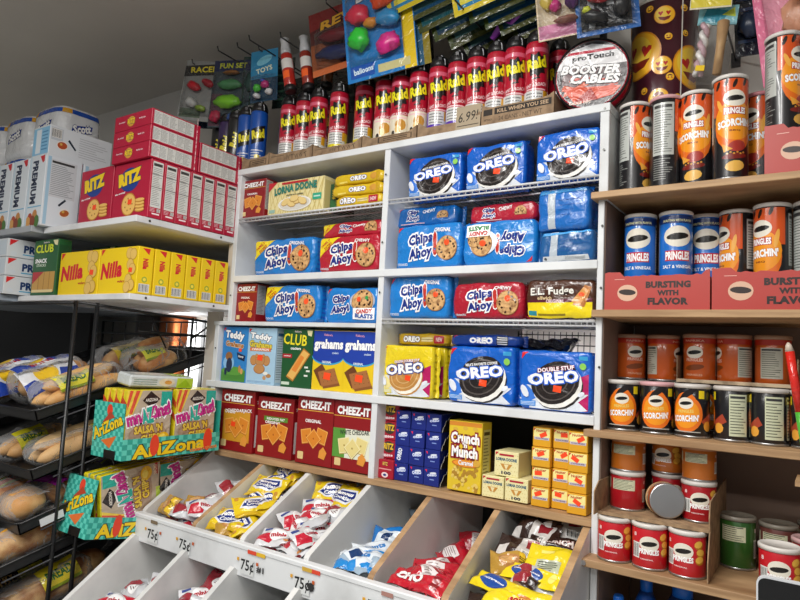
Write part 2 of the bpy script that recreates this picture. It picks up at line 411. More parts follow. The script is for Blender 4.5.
def f_golden(A):
    A.t('OREO', .52, .5, .32, .46, '#ffffff', 0, '#1b3a8f', .07, .06); A.e(.82, .5, .07, .05, '#d49b3c'); A.r(.14, .12, .3, .3, '#f7e26b'); A.r(.88, .1, .96, .9, '#c99f1c'); corner(A, s=.04)
def f_goldvar(A):
    A.t('OREO', .3, .5, .34, .5, '#ffffff', 0, '#1b3a8f', .07, .06); A.r(.5, .32, .72, .66, '#e8d9a0'); A.r(.5, .48, .72, .52, '#6d3d1c'); A.rr(.74, .12, .95, .88, .02, '#b3142f'); A.t('NEW', .845, .5, .13, .4, '#f4d8dc')
def f_ahoy(A, red=False, family=True, word='ORIGINAL', ck=True):
    if family:
        A.p([(0.01, .99), (.36, .99), (.02, .42)], '#f4dc1e'); A.t('FAMILY', .12, .83, .17, .09, '#c32a1c', 35); A.t('SIZE!', .17, .74, .14, .1, '#c32a1c', 35)
    A.t('Chips', .40, .64, .36, .31, '#1a2f86', 8, '#ffffff', .13, .05, .1); A.t('Ahoy', .41, .32, .36, .31, '#1a2f86', 8, '#ffffff', .13, .05, .1)
    A.t('!', .625, .55, .06, .56, '#c3342a', 4, '#ffffff', .05, .1); A.t(word, .73, .84, .24, .09, '#ffffff', -4)
    if ck: chipcookie(A, .80, .43, .15, 0, 360, 3); A.e(.80, .55, .04, .04, '#ff5a2a', 0, 8)
    A.t('COOKIES', .12, .09, .16, .06, '#dfe9f5')
def f_ahoysmall(A): f_ahoy(A, family=False); corner(A, s=.08)
def f_candy(A, yel=False):
    A.t('Chips', .3, .66, .33, .27, '#1a2f86', 6, '#ffffff', .09, .06, .1); A.t('Ahoy!', .3, .37, .36, .27, '#1a2f86', 6, '#ffffff', .09, .06, .1); corner(A, s=.08)
    A.e(.72, .62, .23, .16, '#b2b9c8'); chipcookie(A, .72, .6, .19, 0, 360, 5); A.e(.66, .66, .04, .04, '#ff5a2a', 0, 8); A.e(.8, .7, .03, .03, '#2f9b4a', 0, 8)
    A.r(.55, .1, .96, .42, '#ffffff'); A.t('CANDY', .76, .33, .3, .12, '#c9302a', 3, None, 0, .05); A.t('BLASTS', .76, .2, .34, .12, '#2c56a8', -2, None, 0, .05)
def f_candyflip(A):
    # the pack stands upside down
    B = Art(A.W, A.H, A.k)
    B.t('Chips', .3, .68, .33, .27, '#1a2f86', 0, '#ffffff', .09, .06, .1); B.t('Ahoy', .3, .38, .33, .27, '#1a2f86', 0, '#ffffff', .09, .06, .1); B.t('!', .5, .52, .05, .45, '#c3342a', 0, '#ffffff', .05, .1); corner(B, s=.08)
    B.e(.7, .48, .2, .16, '#e8eef6'); chipcookie(B, .72, .52, .15, 0, 360, 9); B.e(.7, .5, .05, .04, '#ff5a2a', 0, 8); chipcookie(B, .83, .42, .09, 0, 360, 2)
    B.r(.6, .06, .95, .34, '#ffffff'); B.t('CANDY', .77, .27, .28, .1, '#c9302a', 0, None, 0, .05); B.t('BLASTS', .77, .15, .3, .1, '#2c8a48', 0, None, 0, .05)
    for (pts, tris, mat, lay) in B.it: A.put([(A.W-x, A.H-y) for x, y in pts], tris, mat)
def f_chewysleeve(A):
    A.t('Chips', .3, .68, .18, .28, '#1a2f86', 0, '#ffffff', .12, .06); A.t('Ahoy!', .3, .36, .2, .28, '#1a2f86', 0, '#ffffff', .12, .06); A.t('CHEWY', .56, .72, .2, .2, '#ffffff', 5); chipcookie(A, .78, .42, .085, -20, 200, 4); A.r(.1, .1, .5, .14, '#f2c9cc'); corner(A, s=.05)
def f_chewyfam(A): A.p([(0.01, .99), (.26, .99), (.02, .1)], '#f4dc1e'); A.t('FAMILY', .1, .6, .15, .2, '#c32a1c', 50); A.t('Chips', .42, .68, .17, .26, '#1a2f86', 0, '#ffffff', .12, .06); A.t('Ahoy!', .42, .38, .19, .26, '#1a2f86', 0, '#ffffff', .12, .06); A.t('Chewy', .63, .7, .2, .22, '#ffffff', 5); chipcookie(A, .82, .45, .1, -20, 200, 4)
def f_oreo(A, ds=False, gold=False, tag_=True):
    if ds or gold: A.p([(.6, .02), (.97, .02), (.97, .64), (.82, .56), (.74, .3)], '#b8145f')
    corner(A, '#d8232a', .1)
    splash(A, .50, .17, .33, '#dfe4ec', 4); A.p([(.05, .04), (.3, .22), (.12, .42), (.04, .3)], '#3f7fe0' if not gold else '#f2e39a')
    if gold: sandwich(A, .5, .42, .3, '#c28a45', '#f4efe0', '#e0b87a')
    else: sandwich(A, .52, .47, .34)
    sticker(A, .56, .37, .12)
    A.t('OREO', .5, .55, .68, .20, '#ffffff', 7, '#2a66d8' if not gold else '#1b3a8f', .07, .045)
    A.t('DOUBLE STUF' if ds else ('GOLDEN DOUBLE STUF' if gold else "MILK'S FAVORITE COOKIE"), .53, .70, .5 if ds else .46, .07 if ds else .05, '#ffffff', 7, '#b8145f' if (ds or gold) else None, .05, .03)
    if tag_ and not gold: A.r(.83, .86, .95, .93, '#3aa0d8'); A.e(.89, .76, .045, .045, '#8fd05a', 0, 12)
    A.e(.1, .3, .05, .09, '#e9eef8', 30, 10); A.e(.87, .3, .05, .03, '#e9eef8', 30, 10); A.e(.18, .5, .03, .05, '#e9eef8', 20, 8)
    A.r(.03, .05, .25, .14, '#2f8be0' if not gold else '#e3d24a'); A.lines(.04, .06, .24, .13, 3, '#dfeaf8')
def s_oreo(A): A.lines(.2, .1, .8, .9, 7, '#2f62c8', .3, .5)
def f_oreoflat(A): A.t('OREO', .48, .5, .34, .5, '#ffffff', 0, '#2358c4', .09, .08); A.r(.7, .12, .86, .88, '#1d1f26'); A.lines(.71, .15, .85, .85, 4, '#d9dbe0', .5); corner(A, s=.05)
def f_fudge(A):
    A.r(0.01, .0, .99, .42, '#f1d91a'); A.p([(.01, .42), (.99, .42), (.99, .52), (.01, .48)], '#5b1830'); A.t('E.L. Fudge', .4, .68, .62, .24, '#f2efe6', 2, '#2b150f', .03, .03); A.t('ORIGINAL', .45, .45, .26, .09, '#f5d9df')
    A.t('elfwich', .3, .53, .2, .09, '#e3c79a'); A.p([(.7, .36), (.86, .3), (.97, .8), (.86, .86)], '#b7743a'); A.p([(.68, .44), (.8, .34), (.93, .72), (.84, .8)], '#d99a55'); A.e(.82, .62, .045, .03, '#ff5a2a', 0, 8); A.r(.03, .07, .18, .2, '#2e8b9b'); A.r(.2, .08, .6, .14, '#8d7a16')
def f_teddyblue(A):
    corner(A, s=.1); A.r(0.02, .01, .98, .22, '#4d8a3a'); A.e(.5, .2, .45, .12, '#5f9f42'); A.e(.3, .34, .22, .2, '#8cc0ea'); A.t('Teddy', .48, .83, .76, .18, '#ffffff', -5, '#123a7c', .06, .06); A.t('Grahams', .5, .68, .72, .1, '#b9793c', -5, '#f4ead4', .05, .05)
    A.e(.3, .46, .14, .12, '#9c6a3c'); A.e(.33, .3, .12, .2, '#22314f'); A.e(.2, .18, .05, .1, '#22314f'); A.p([(.6, .54), (.95, .48), (.92, .38), (.66, .42)], '#15284f'); A.t('honey', .78, .46, .2, .05, '#ffffff', -5); A.e(.75, .24, .05, .1, '#c08a4c'); A.e(.84, .2, .05, .08, '#d9a765'); sticker(A, .74, .58, .13)
def f_teddy2(A):
    corner(A, s=.1); A.t('Teddy', .46, .83, .76, .14, '#ffffff', -5, '#27406b', .06, .06); A.t('Grahams', .47, .70, .8, .12, '#e3cf4a', -4, '#5a4a1a', .05, .05); A.r(.1, .585, .84, .645, '#e07a45'); A.t('CINNAMON', .47, .615, .6, .04, '#ffffff')
    for x, y, rx, ry in ((.25, .42, .13, .13), (.7, .42, .13, .13), (.48, .42, .17, .15), (.47, .27, .2, .12), (.36, .5, .06, .05), (.6, .5, .06, .05)): A.e(x, y, rx, ry, '#a9713c'); A.e(x, y+.005, rx*.9, ry*.9, '#c48d56')
    sticker(A, .48, .47, .2); A.e(.8, .16, .09, .05, '#b98652'); A.e(.66, .12, .06, .05, '#c9986a'); A.lines(.05, .02, .9, .06, 2, '#6d8fb8'); A.e(.7, .2, .09, .04, '#f0efe8')
def s_pale(A): A.facts(.1, .05, .85, .95, 18, '#cfe3ee', '#7d99a8', '#3d6f9a')
def f_club(A):
    A.t('CLUB', .42, .82, .78, .19, '#f2e32c', -3, '#0c3d1c', .03, .02); A.t("Kellogg's", .5, .955, .22, .045, '#e9d8da', -3); A.t('crackers', .45, .67, .34, .05, '#ffffff'); A.rr(-.0+.02, .50, .34, .57, .01, '#b01c2c'); A.t('original', .18, .535, .22, .03, '#ffffff')
    A.p([(.18, .18), (.42, .1), (.95, .58), (.72, .68)], '#b9772a'); A.p([(.21, .2), (.42, .13), (.91, .58), (.72, .65)], '#eab860'); A.p([(.36, .3), (.5, .26), (.76, .52), (.64, .56)], '#e58a35'); A.p([(.8, .98), (.98, .98), (.95, .88), (.84, .9)], '#e9e1b0')
    for x, y in ((.78, .34), (.84, .28), (.78, .2)): A.r(x, y, x+.12, y+.03, '#e8eee4')
    A.r(.03, .04, .3, .09, '#cfe0cc')
def f_grahams(A):
    A.r(0.008, .55, .992, .992, '#1b3fa8'); A.e(.48, .56, .5, .2, '#36a2cf', 0, 30, 180, 360); A.e(.48, .575, .49, .18, '#1b3fa8', 0, 30, 180, 360); A.t("Kellogg's", .47, .92, .26, .05, '#e9a0ac', -4)
    A.t('grahams', .49, .75, .92, .21, '#ffffff', 0, '#12307f', .03, .05); A.t('crackers', .72, .63, .2, .035, '#cfe0f5'); A.t('ORIGINAL', .46, .47, .3, .04, '#e8f5fa')
    A.p([(.05, .32), (.32, .44), (.6, .2), (.3, .07)], '#6f3f1d'); A.p([(.28, .2), (.72, .34), (.92, .1), (.4, .03)], '#8a5429'); A.p([(.2, .3), (.72, .38), (.88, .14), (.34, .06)], '#a96c3a')
    for i in range(4):
        for j in range(3): x, y = .34+.13*i+.03*j, .28-.07*j+.015*i; A.e(x, y, .012, .012, '#5a3216', 0, 5)
    sticker(A, .5, .24, .24)
def f_crunch(A):
    for i in range(26):
        q = random.Random(i); A.e(q.uniform(.1, .9), q.uniform(.03, .34), .07, .05, '#b3872a', q.random()*90, 7); A.e(q.uniform(.1, .9), q.uniform(.04, .33), .05, .04, '#e8cc6a', q.random()*90, 6)
    A.r(.01, .93, .99, .99, '#d98a2b')
    for x, y in ((.2, .88), (.5, .9), (.8, .9)): A.e(x, y, .08, .05, '#d9b23f')
    A.t('Crunch', .5, .76, .86, .16, '#ffffff', 0, '#8f1a24', .13, .05); A.t("'n", .5, .66, .14, .08, '#ffffff', 0, '#8f1a24', .1, .05); A.t('Munch', .5, .56, .78, .16, '#ffffff', 0, '#8f1a24', .13, .05)
    A.e(.55, .4, .42, .1, '#c8641c'); A.e(.55, .4, .38, .085, '#ef9a2e'); A.t('Caramel', .55, .41, .44, .07, '#ffffff', 0, '#a04a12', .04); A.e(.88, .42, .1, .09, '#d9a83c')
def f_lornas(A):
    for i in range(7):
        for j in range(6): A.e(.08+.14*i+.07*(j % 2)-(.04 if i == 6 else 0), .08+.16*j, .02, .02, '#cdb95c', 0, 4)
    A.p([(.04, .96), (.04, .82), (.18, .96)], '#c4202c'); A.r(.2, .82, .8, .9, '#b32434'); A.t('LORNA DOONE', .5, .68, .86, .13, '#235a78', 0, None, 0, .05); A.p([(.25, .5), (.75, .5), (.6, .28), (.4, .28)], '#c9903c'); A.p([(.4, .48), (.6, .48), (.5, .26)], '#efe3b0')
def f_lornab(A): f_lornas(A); A.t('100', .5, .14, .4, .13, '#3b3f4a', 0, None, 0, .05)
def f_nutter(A, q):
    A.r(.05, .50, .95, .94, '#f7ec9a'); A.t('Nutter', .5, .84, .6, .14, '#b3201c', 4); A.r(.08, .36, .92, .5, '#c9c3cf'); A.t('COOKIES', .5, .43, .7, .07, '#5a3a6a'); A.p([(.05, .93), (.05, .8), (.17, .93)], '#c4202c')
    x, y = q.uniform(.35, .65), q.uniform(.55, .72); a = R(q.uniform(-35, 30)); P = [(-.2, -.11), (.2, -.11), (.2, .11), (-.2, .11)]
    A.p([(x+px*math.cos(a)-py*math.sin(a), y+px*math.sin(a)+py*math.cos(a)) for px, py in P], '#ff4a1c')
def f_bluebox(A, v=0):
    if v == 1: A.t('OREO', .35, .5, .72, .3, '#e8eefb', 80, None, 0, .06)
    else: A.p([(.08, .9), (.22, .9), (.2, .74)], '#e3274a'); A.t('OREO', .55, .62, .62, .2 if v == 2 else .13, '#dfe7fa', 8, '#3f6fe0', .06, .06); A.r(.4, .34, .7, .4, '#7f96d8'); A.e(.62, .74, .22, .05, '#e8eefb', 8)
def f_ritzsm(A, v=0):
    if v: A.t('RITZ', .5, .8, .3, .18, '#e9c84a', 0, '#14285c', .04); A.r(.12, .48, .88, .54, '#e89a9a'); A.e(.5, .2, .2, .13, '#f0dfe2'); A.e(.5, .2, .1, .06, '#3a4a86')
    else: A.e(.52, .62, .3, .26, '#3a3320'); A.t('RITZ', .52, .66, .56, .34, '#e9c02a', 0, '#14285c', .05, .05); A.t('Bits', .52, .17, .5, .14, '#f3dfe2', 5, None, 0, .05)
def f_premv(A):
    A.p([(.62, .98), (.9, .99), (.9, .9), (.8, .88)], '#cf2e36'); A.t('PREMIUM', .36, .62, .62*A.H/A.W, .36*A.W/A.H, '#1c2c4a', -90, None, 0, .05); A.r(.05, .26, .95, .275, '#6fb8dc')
    for x, y, c in ((.3, .1, '#b5482c'), (.6, .14, '#c98a4a'), (.75, .06, '#4f7a3a'), (.2, .05, '#d9a05a'), (.5, .06, '#8d4630')): A.e(x, y, .16, .2, c, 0, 9)
    A.r(.0, .0, .1, 1, '#cfe2ee')
def s_prem(A):
    A.facts(.12, .42, .86, .95, 17, '#d3d7db', '#8b9299'); A.e(.62, .22, .16, .12, '#efe9e0', 20); A.e(.62, .22, .13, .09, '#b5602c', 20); A.e(.58, .24, .04, .04, '#d9b25a'); A.p([(.42, .32), (.6, .42), (.64, .4), (.46, .3)], '#23303f'); A.r(.05, .02, .14, .98, '#a6cbe2')
def s_premlong(A):
    A.rr(.02, .52, .2, .93, .01, '#c2cad2'); A.bars(.03, .6, .18, .9, 12); A.e(.2, .4, .09, .07, '#efe9e0', 10); A.e(.2, .4, .075, .055, '#b8542c', 10); A.e(.18, .43, .02, .02, '#e0b45a'); A.p([(.28, .6), (.4, .34), (.42, .38), (.3, .66)], '#22303f'); A.lines(.46, .15, .96, .85, 9, '#b9bfc5', .3, .5)
def f_premend(A): A.r(.02, .05, .98, .95, '#8fc7ea'); A.r(.2, .1, .5, .9, '#e8f1f8'); A.lines(.55, .15, .9, .85, 6, '#4d8fc0')
def s_premsmall(A): A.p([(.03, .95), (.03, .6), (.16, .95)], '#d8232a'); A.t('PREMIUM', .58, .5, .66, .44, '#1c3a6a', 0, None, 0, .05); A.r(.24, .16, .98, .22, '#4aa3c9'); A.e(.1, .2, .05, .04, '#d3dbe3')
def f_snack(A):
    A.t('CLUB', .45, .84, .74, .15, '#d9e82c', 0, '#0c3d1c', .03); A.t("Kellogg's", .5, .95, .24, .04, '#e9d8da'); A.t('SNACK', .34, .62, .5, .08, '#ffffff', 0, None, 0, .04); A.t('STACKS', .36, .54, .4, .05, '#cfe0cc'); A.p([(.78, .98), (.98, .98), (.97, .88), (.86, .9)], '#e9e1b0')
    A.r(.04, .06, .96, .42, '#c89a4a'); A.p([(.04, .42), (.5, .42), (.04, .2)], '#b81c2c')
    for x in (.3, .52, .74): A.r(x, .06, x+.015, .42, '#8a5c22')
    A.r(.05, .05, .93, .1, '#e6cf95')
def f_salsa(A):
    A.r(.01, .01, .99, .99, '#bfb09a'); A.p([(.0, .99), (.32, .99), (.12, .6), (.0, .55)], '#f0d24a'); A.p([(.05, .99), (.12, .99), (.02, .7), (.0, .8)], '#e2563c'); A.p([(.18, .99), (.26, .99), (.12, .64), (.06, .66)], '#e2563c')
    A.p([(.33, .84), (.5, .98), (.72, .86), (.54, .72)], '#26201f'); A.t('ARIZONA', .53, .85, .28, .05, '#e9e4da', 3); A.r(.74, .74, .99, .97, '#1fae9c')
    A.r(.76, .05, .99, .1, '#b02a20')
    A.t('mnAZing!', .5, .62, .98, .26, '#c92c8f', 14, '#ffffff', .09, .06); A.t('AZ', .46, .61, .26, .25, '#25b5a2', 14, '#ffffff', .04, .07)
    A.e(.5, .33, .42, .22, '#a88f78'); A.t("SALSA 'N", .5, .42, .62, .12, '#e8c94a', 4, '#7a4a22', .08, .05); A.t('CHIPS', .55, .28, .42, .12, '#e8c94a', 4, '#7a4a22', .08, .05)
    A.e(.84, .26, .14, .13, '#e8b51e'); A.e(.82, .28, .08, .07, '#f6d95a'); A.r(.02, .02, .5, .09, '#b9d24a'); A.t('NACHO', .86, .1, .2, .06, '#f8e0c0')
def checker(A, c='#57cdb9', n=10, m=4):
    for i in range(n):
        for j in range(m):
            if (i+j) % 2: A.r(i/n, j/m, (i+1)/n, (j+1)/m, c)
def f_azlong(A):
    checker(A, '#5fd0bd', 22, 4); A.t('AriZona', .46, .45, .74, .66, '#f6d21f', 3, '#3a2f22', .05, .04); A.e(.30, .62, .045, .09, '#e8452a'); A.e(.86, .66, .05, .1, '#e8452a'); A.t('COMBO TRAYS', .82, .2, .3, .14, '#e85a1c', 3, '#f6e08a', .05, .04)
def f_azend(A):
    checker(A, '#5fd0bd', 12, 12); A.t('AriZona', .48, .56, .98, .22, '#f6d21f', 22, '#3a2f22', .05, .04); A.e(.52, .86, .09, .11, '#e8452a'); A.p([(.3, .62), (.7, .74), (.55, .84)], '#b8452a'); A.p([(.3, .3), (.8, .42), (.6, .18)], '#e2702a'); A.r(.42, .0, .8, .15, '#14110f')
def f_azback(A):
    checker(A, '#5fd0bd', 10, 14)
def star(A, cx, cy, r1, r2, n, c, sx=1):
    A.p([(cx + (r1 if i % 2 else r2)*sx*math.cos(PI*i/n), cy+(r1 if i % 2 else r2)*math.sin(PI*i/n)*A.W/A.H) for i in range(2*n)], c)

# tins / canisters: W is the circumference, u=0 at the seam, the middle faces -Y
def w_can(A, kind):
    W = A.W
    hw = .076/W    # visible half-ish widths
    def badge(cx, cy, s):
        A.e(cx, cy, s, s*.78, '#e9e3d4'); A.e(cx, cy-.0, s*.8, s*.25, '#15110f', 6, 14)
    if kind == 'tall_orange':
        A.r(0, 0, 1, .42, '#17161a'); A.e(.5, .5, .19, .25, '#e8701c'); A.r(.28, .62, .72, .985, '#d9551c'); A.e(.5, .56, .19, .2, '#f39a1e')
        for k, (a, b) in enumerate(((.34, .95), (.42, .97), (.5, .955), (.6, .975))): A.e(a, b-.02, .05, .018, '#1b1414', 70, 8)
        A.e(.36, .72, .02, .07, '#f2b04a', 20); A.e(.645, .68, .02, .09, '#f2b04a', -10); badge(.5, .785, .108); A.r(.395, .62, .605, .695, '#b4161c'); A.t('PRINGLES', .5, .657, .2, .065, '#ffffff', 0, None, .07, .05)
        A.t("SCORCHIN'", .5, .53, .32, .082, '#ffffff', 4, '#b4561a', .04, .06, 0, .01); A.t('BBQ', .5, .455, .1, .02, '#7a3310')
        A.e(.52, .3, .085, .055, '#a8332a', 10); A.p([(.38, .33), (.48, .27), (.4, .24)], '#e8a53c'); A.e(.5, .2, .12, .03, '#7a1f18', 5); A.e(.5, .1, .09, .055, '#e8b552', 8, 12)
        for i in range(6): A.e(.43+.03*i, .225+.012*(i % 2), .012, .01, '#d99a3a', 0, 5)
        A.facts(.76, .42, .97, .93, 16, '#b9bdb8', '#4b4d4b'); A.lines(.77, .12, .95, .4, 9, '#8a8d8a', .3, .5); A.bars(.77, .03, .83, .11, 6)
        A.facts(.05, .36, .27, .95, 18, '#b9bdb8', '#4b4d4b'); A.lines(.06, .08, .26, .33, 10, '#8a8d8a', .35, .5)
    elif kind == 'blue':
        A.r(.0, .9, 1, .985, '#12306e'); A.t('BURSTING WITH FLAVOR', .5, .93, .3, .025, '#e9e9b0'); badge(.5, .76, .14); A.r(.375, .50, .625, .61, '#c0182a'); A.t('PRINGLES', .5, .555, .24, .09, '#ffffff', 0, None, .08, .05); A.t('SALT & VINEGAR', .5, .44, .3, .035, '#ffffff', 0, None, 0, .03)
        A.e(.5, .24, .17, .06, '#3f95dd', 5); A.e(.44, .22, .06, .045, '#eccb7a', 15, 12); A.e(.56, .18, .05, .03, '#e3bb62', -8, 12); A.facts(.72, .4, .87, .92, 14, '#cfd3d6', '#5a5d60'); A.facts(.12, .4, .27, .92, 14, '#cfd3d6', '#5a5d60')
    elif kind == 'short_dark':
        A.e(.5, .45, .16, .18, '#e8731c', 0, 24); A.e(.5, .62, .11, .13, '#e8731c'); A.e(.5, .45, .13, .14, '#f39a1e'); A.e(.53, .9, .12, .03, '#1b1414', 40, 9); badge(.5, .67, .072)
        A.t('PRINGLES', .5, .5, .15, .07, '#e9d070', 4); A.t("SCORCHIN'", .5, .35, .25, .14, '#ffffff', 4, '#b4561a', .04, .05); A.p([(.64, .3), (.76, .5), (.8, .34), (.7, .2)], '#a8432a'); A.e(.72, .2, .05, .05, '#e8a53c', 10, 9)
        A.r(.62, .78, .675, .95, '#f2d41c'); A.facts(.82, .06, .98, .92, 12, '#cdd2b4', '#55584a'); A.facts(.02, .06, .16, .92, 12, '#cdd2b4', '#55584a'); A.lines(.36, .05, .64, .09, 1, '#b9b9b0', .5)
    elif kind in ('short_red', 'short_green', 'short_orange'):
        badge(.5, .6, .09); A.t('PRINGLES', .5, .4, .18, .14, '#ffffff', 0, None, 0, .05); A.t('ORIGINAL', .48, .2, .12, .035, '#f2d0d0')
        for x, y, a in ((.64, .78, 20), (.66, .58, -10), (.65, .4, 15)): A.e(x, y, .045, .04, '#b9761c', a, 10); A.e(x-.004, y+.02, .04, .03, '#ecb84a', a, 10)
        A.bars(.33, .2, .41, .6, 8); A.t('8', .36, .8, .03, .1, '#f6dada', 0); A.facts(.74, .55, .98, .88, 6, '#cfd0b0', '#55584a'); A.facts(.02, .55, .24, .88, 6, '#cfd0b0', '#55584a')
    elif kind == 'mid_orange':
        A.r(0, .86, 1, .98, '#c2331c'); A.t('PAPRIKA', .5, .92, .2, .05, '#e8b09a'); badge(.5, .64, .085); A.t('PRINGLES', .5, .46, .17, .08, '#e9b8a0', 0, '#b4261c', .06, .05); A.e(.5, .28, .1, .03, '#7a3a10', 8, 12); A.facts(.74, .1, .94, .8, 12, '#b9b7a8', '#55584a'); A.facts(.06, .1, .24, .8, 12, '#b9b7a8', '#55584a'); A.t('PRINGLES', .5, .1, .16, .05, '#d9a080')
def canparts(kind, r, h, base, lid='#e6e2de', rot=0, cut=False):
    key = ('can', kind, r, h, round(rot, 2), lid)
    if key in _mc: return _mc[key]
    m = MB(); m.lathe([(r*.97, .003), (r, .005), (r, h-.008), (r*.97, h-.006)], M(base, 'can'), 40)
    A = Art(2*PI*r, h-.014, 'can'); w_can(A, kind); m.art(A, cyl(r, .006, PI+rot), .006, .0003, .0001)
    rim = MB(); rim.lathe([(r*.93, 0), (r*1.01, .0), (r*1.015, .003), (r*1.0, .005)], M('#b9babb', 'metal'), 40)
    ld = MB(); ld.lathe([(r*1.0, h-.009), (r*1.045, h-.009), (r*1.05, h-.001), (r*.99, h+.001), (r*.9, h+.001), (r*.88, h-.001), (r*.05, h-.001)], M(lid, 'plastic'), 40)
    _mc[key] = [('can_body', m.mesh('can_body')), ('bottom_rim', rim.mesh('bottom_rim')), ('plastic_lid', ld.mesh('plastic_lid'))]
    return _mc[key]
def w_spray(A, kind):
    if kind in ('blue', 'black', 'purple'):
        A.p([(.36, .7), (.64, .8), (.62, .5), (.38, .42)], '#0b0b10'); A.t('Raid', .5, .62, .25, .17, '#ecdf2a', 72 if kind != 'blue' else 12, None, 0, .06); A.lines(.38, .1, .62, .34, 5, '#c9ced6', .4, .4); A.e(.5, .2, .05, .04, '#d9c21e', 0, 8); return
    A.r(0, 0, 1, .36 if kind != 'gold' else .42, {'gold': '#ece3cc', 'yellow': '#e9d81c', 'violet': '#5a2fb0', 'white': '#dcdcda'}[kind])
    if kind == 'gold': A.e(.54, .27, .09, .08, '#c98f2c', 0, 10); A.e(.5, .2, .05, .06, '#e8c070', 0, 8); A.e(.42, .14, .03, .04, '#2a2420', 0, 8)
    if kind in ('violet', 'white', 'yellow'): A.r(.34, .16, .66, .36, '#d5d5d2'); A.lines(.36, .17, .62, .34, 4, '#6b6b70', .35, .3); A.r(.6, .22, .68, .36, '#d9a01c')
    A.r(.3, .9, .7, .96, '#d9607a'); star(A, .5, .72, .12, .165, 9, '#100d10'); A.t('Raid', .5, .745, .28, .17, '#f2e71c', 12, '#0b0b0b', .05, .05); A.e(.5, .53, .06, .012, '#1c1114', 8, 8); A.t('ANT & ROACH', .5, .44, .3, .05, '#f3d6d8', 6, None, 0, .03); A.r(.36, .37, .64, .39, '#f0c4c8')
def sprayparts(kind, base, rot=0):
    key = ('spray', kind, rot)
    if key in _mc: return _mc[key]
    r = .0335; h = .206
    m = MB(); m.lathe([(r*.96, 0), (r, .004), (r, h-.010), (r*.95, h-.003), (r*.88, h)], M(base, 'can'), 32)
    A = Art(2*PI*r, h-.018, 'can'); w_spray(A, kind); m.art(A, cyl(r, .006, PI+rot), .007, .0003, .00012)
    c = MB(); c.lathe([(r*.93, h-.004), (r*.96, h+.006), (r*.93, h+.014), (r*.78, h+.026), (r*.5, h+.034), (.001, h+.036)], M('#141416', 'plastic'), 28)
    n = MB(); n.box(-.006, -r*.9, h+.012, .006, -r*.45, h+.026, M('#1d1d20', 'plastic'), .001)
    sk = MB(); sk.tube([(r*.5, -r*.80, h+.002), (r*.45, -r*.76, h+.018), (r*.1, -r*.5, h+.034)], .0017, M('#c9cbd0', 'plastic'), 6)
    _mc[key] = [('can_body', m.mesh('can_body')), ('cap', c.mesh('cap'), [('nozzle', n.mesh('nozzle')), ('straw', sk.mesh('straw'))])]
    return _mc[key]

# ================================================================== THE SETTING
def sbox(name, x0, y0, z0, x1, y1, z1, mat, b=0, parent=None):
    m = MB(); m.box(x0, y0, z0, x1, y1, z1, mat, b); o = m.build(name, parent)
    return o
PAINT = M('#dfe2e4', 'paint'); PLY = M('#bd9a72', 'ply'); WALL = M('#bcbab4', 'wall'); BLK = M('#141517', 'wire')
struct(sbox('floor', -7, -6, -.05, 4, .9, 0, M('#b4b0a9', 'wall')))
struct(sbox('ceiling', -7, -6, 2.86, 4, .9, 2.92, M('#dad5cc', 'ceil')))
struct(sbox('wall_back', -7, .40, 0, 4, .47, 2.86, M('#e4e1da', 'ceil')))

def unit(name, label, cat, boxes):
    e = bpy.data.objects.new(name, None); COL.objects.link(e); tag(e, label, cat)
    for b in boxes:
        m = MB(); m.box(*b[1:7], b[7], b[8] if len(b) > 8 else .0015); m.build(b[0], e)
    return e
D = .34
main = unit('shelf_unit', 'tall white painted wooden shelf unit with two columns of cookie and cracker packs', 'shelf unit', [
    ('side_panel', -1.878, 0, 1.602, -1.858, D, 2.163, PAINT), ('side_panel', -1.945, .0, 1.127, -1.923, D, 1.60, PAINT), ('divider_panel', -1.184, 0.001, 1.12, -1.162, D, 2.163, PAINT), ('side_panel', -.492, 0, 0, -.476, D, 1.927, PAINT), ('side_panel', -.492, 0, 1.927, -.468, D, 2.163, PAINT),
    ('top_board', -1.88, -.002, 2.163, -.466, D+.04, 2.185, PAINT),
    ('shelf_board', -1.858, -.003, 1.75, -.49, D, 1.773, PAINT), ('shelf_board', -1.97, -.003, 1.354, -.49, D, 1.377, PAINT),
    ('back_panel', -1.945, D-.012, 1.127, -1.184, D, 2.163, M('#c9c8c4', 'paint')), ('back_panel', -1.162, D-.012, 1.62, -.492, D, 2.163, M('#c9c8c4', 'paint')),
    ('back_panel', -1.162, D-.012, .6, -.492, D, 1.36, M('#2a2c2c', 'matte')), ('back_panel', -1.162, D-.012, 1.36, -.83, D, 1.62, M('#d3c9c6', 'paint')), ('back_panel', -.83, D-.012, 1.36, -.492, D, 1.40, M('#d3c9c6', 'paint'))])  # dark panel: shade of the deep, unlit row put into its colour
for x0, x1, z in ((-1.858, -.492, 1.106),):
    m = MB(); m.box(x0-.09, .0, z, x1, D, z+.02, PLY, .0015); m.build('plywood_shelf', main)
# beige outer face frame left of the unit
m = MB(); m.box(-2.02, .02, 0, -1.947, .04, 1.64, M('#cfc4b6', 'paint'), .001); m.build('filler_board', main)
m = MB(); m.box(-1.905, .004, 1.665, -1.88, .03, 1.90, M('#cfc4b6', 'paint'), .001); m.build('filler_board', main)
# screws on the frames
for x, z in ((-1.93, 1.5), (-.48, 2.06), (-.48, 1.86), (-.48, 1.70), (-1.173, 2.08), (-1.173, 1.86), (-1.173, 1.7), (-.48, 1.5), (-.48, 2.17), (-1.868, 1.7)):
    m = MB(); m.lathe([(.003, 0), (.003, .0012)], M('#4c4c4a', 'metal'), 10, xf=Matrix.Translation((x, -.0025, z)) @ Matrix.Rotation(PI/2, 4, 'X')); m.build('screw_head', main)

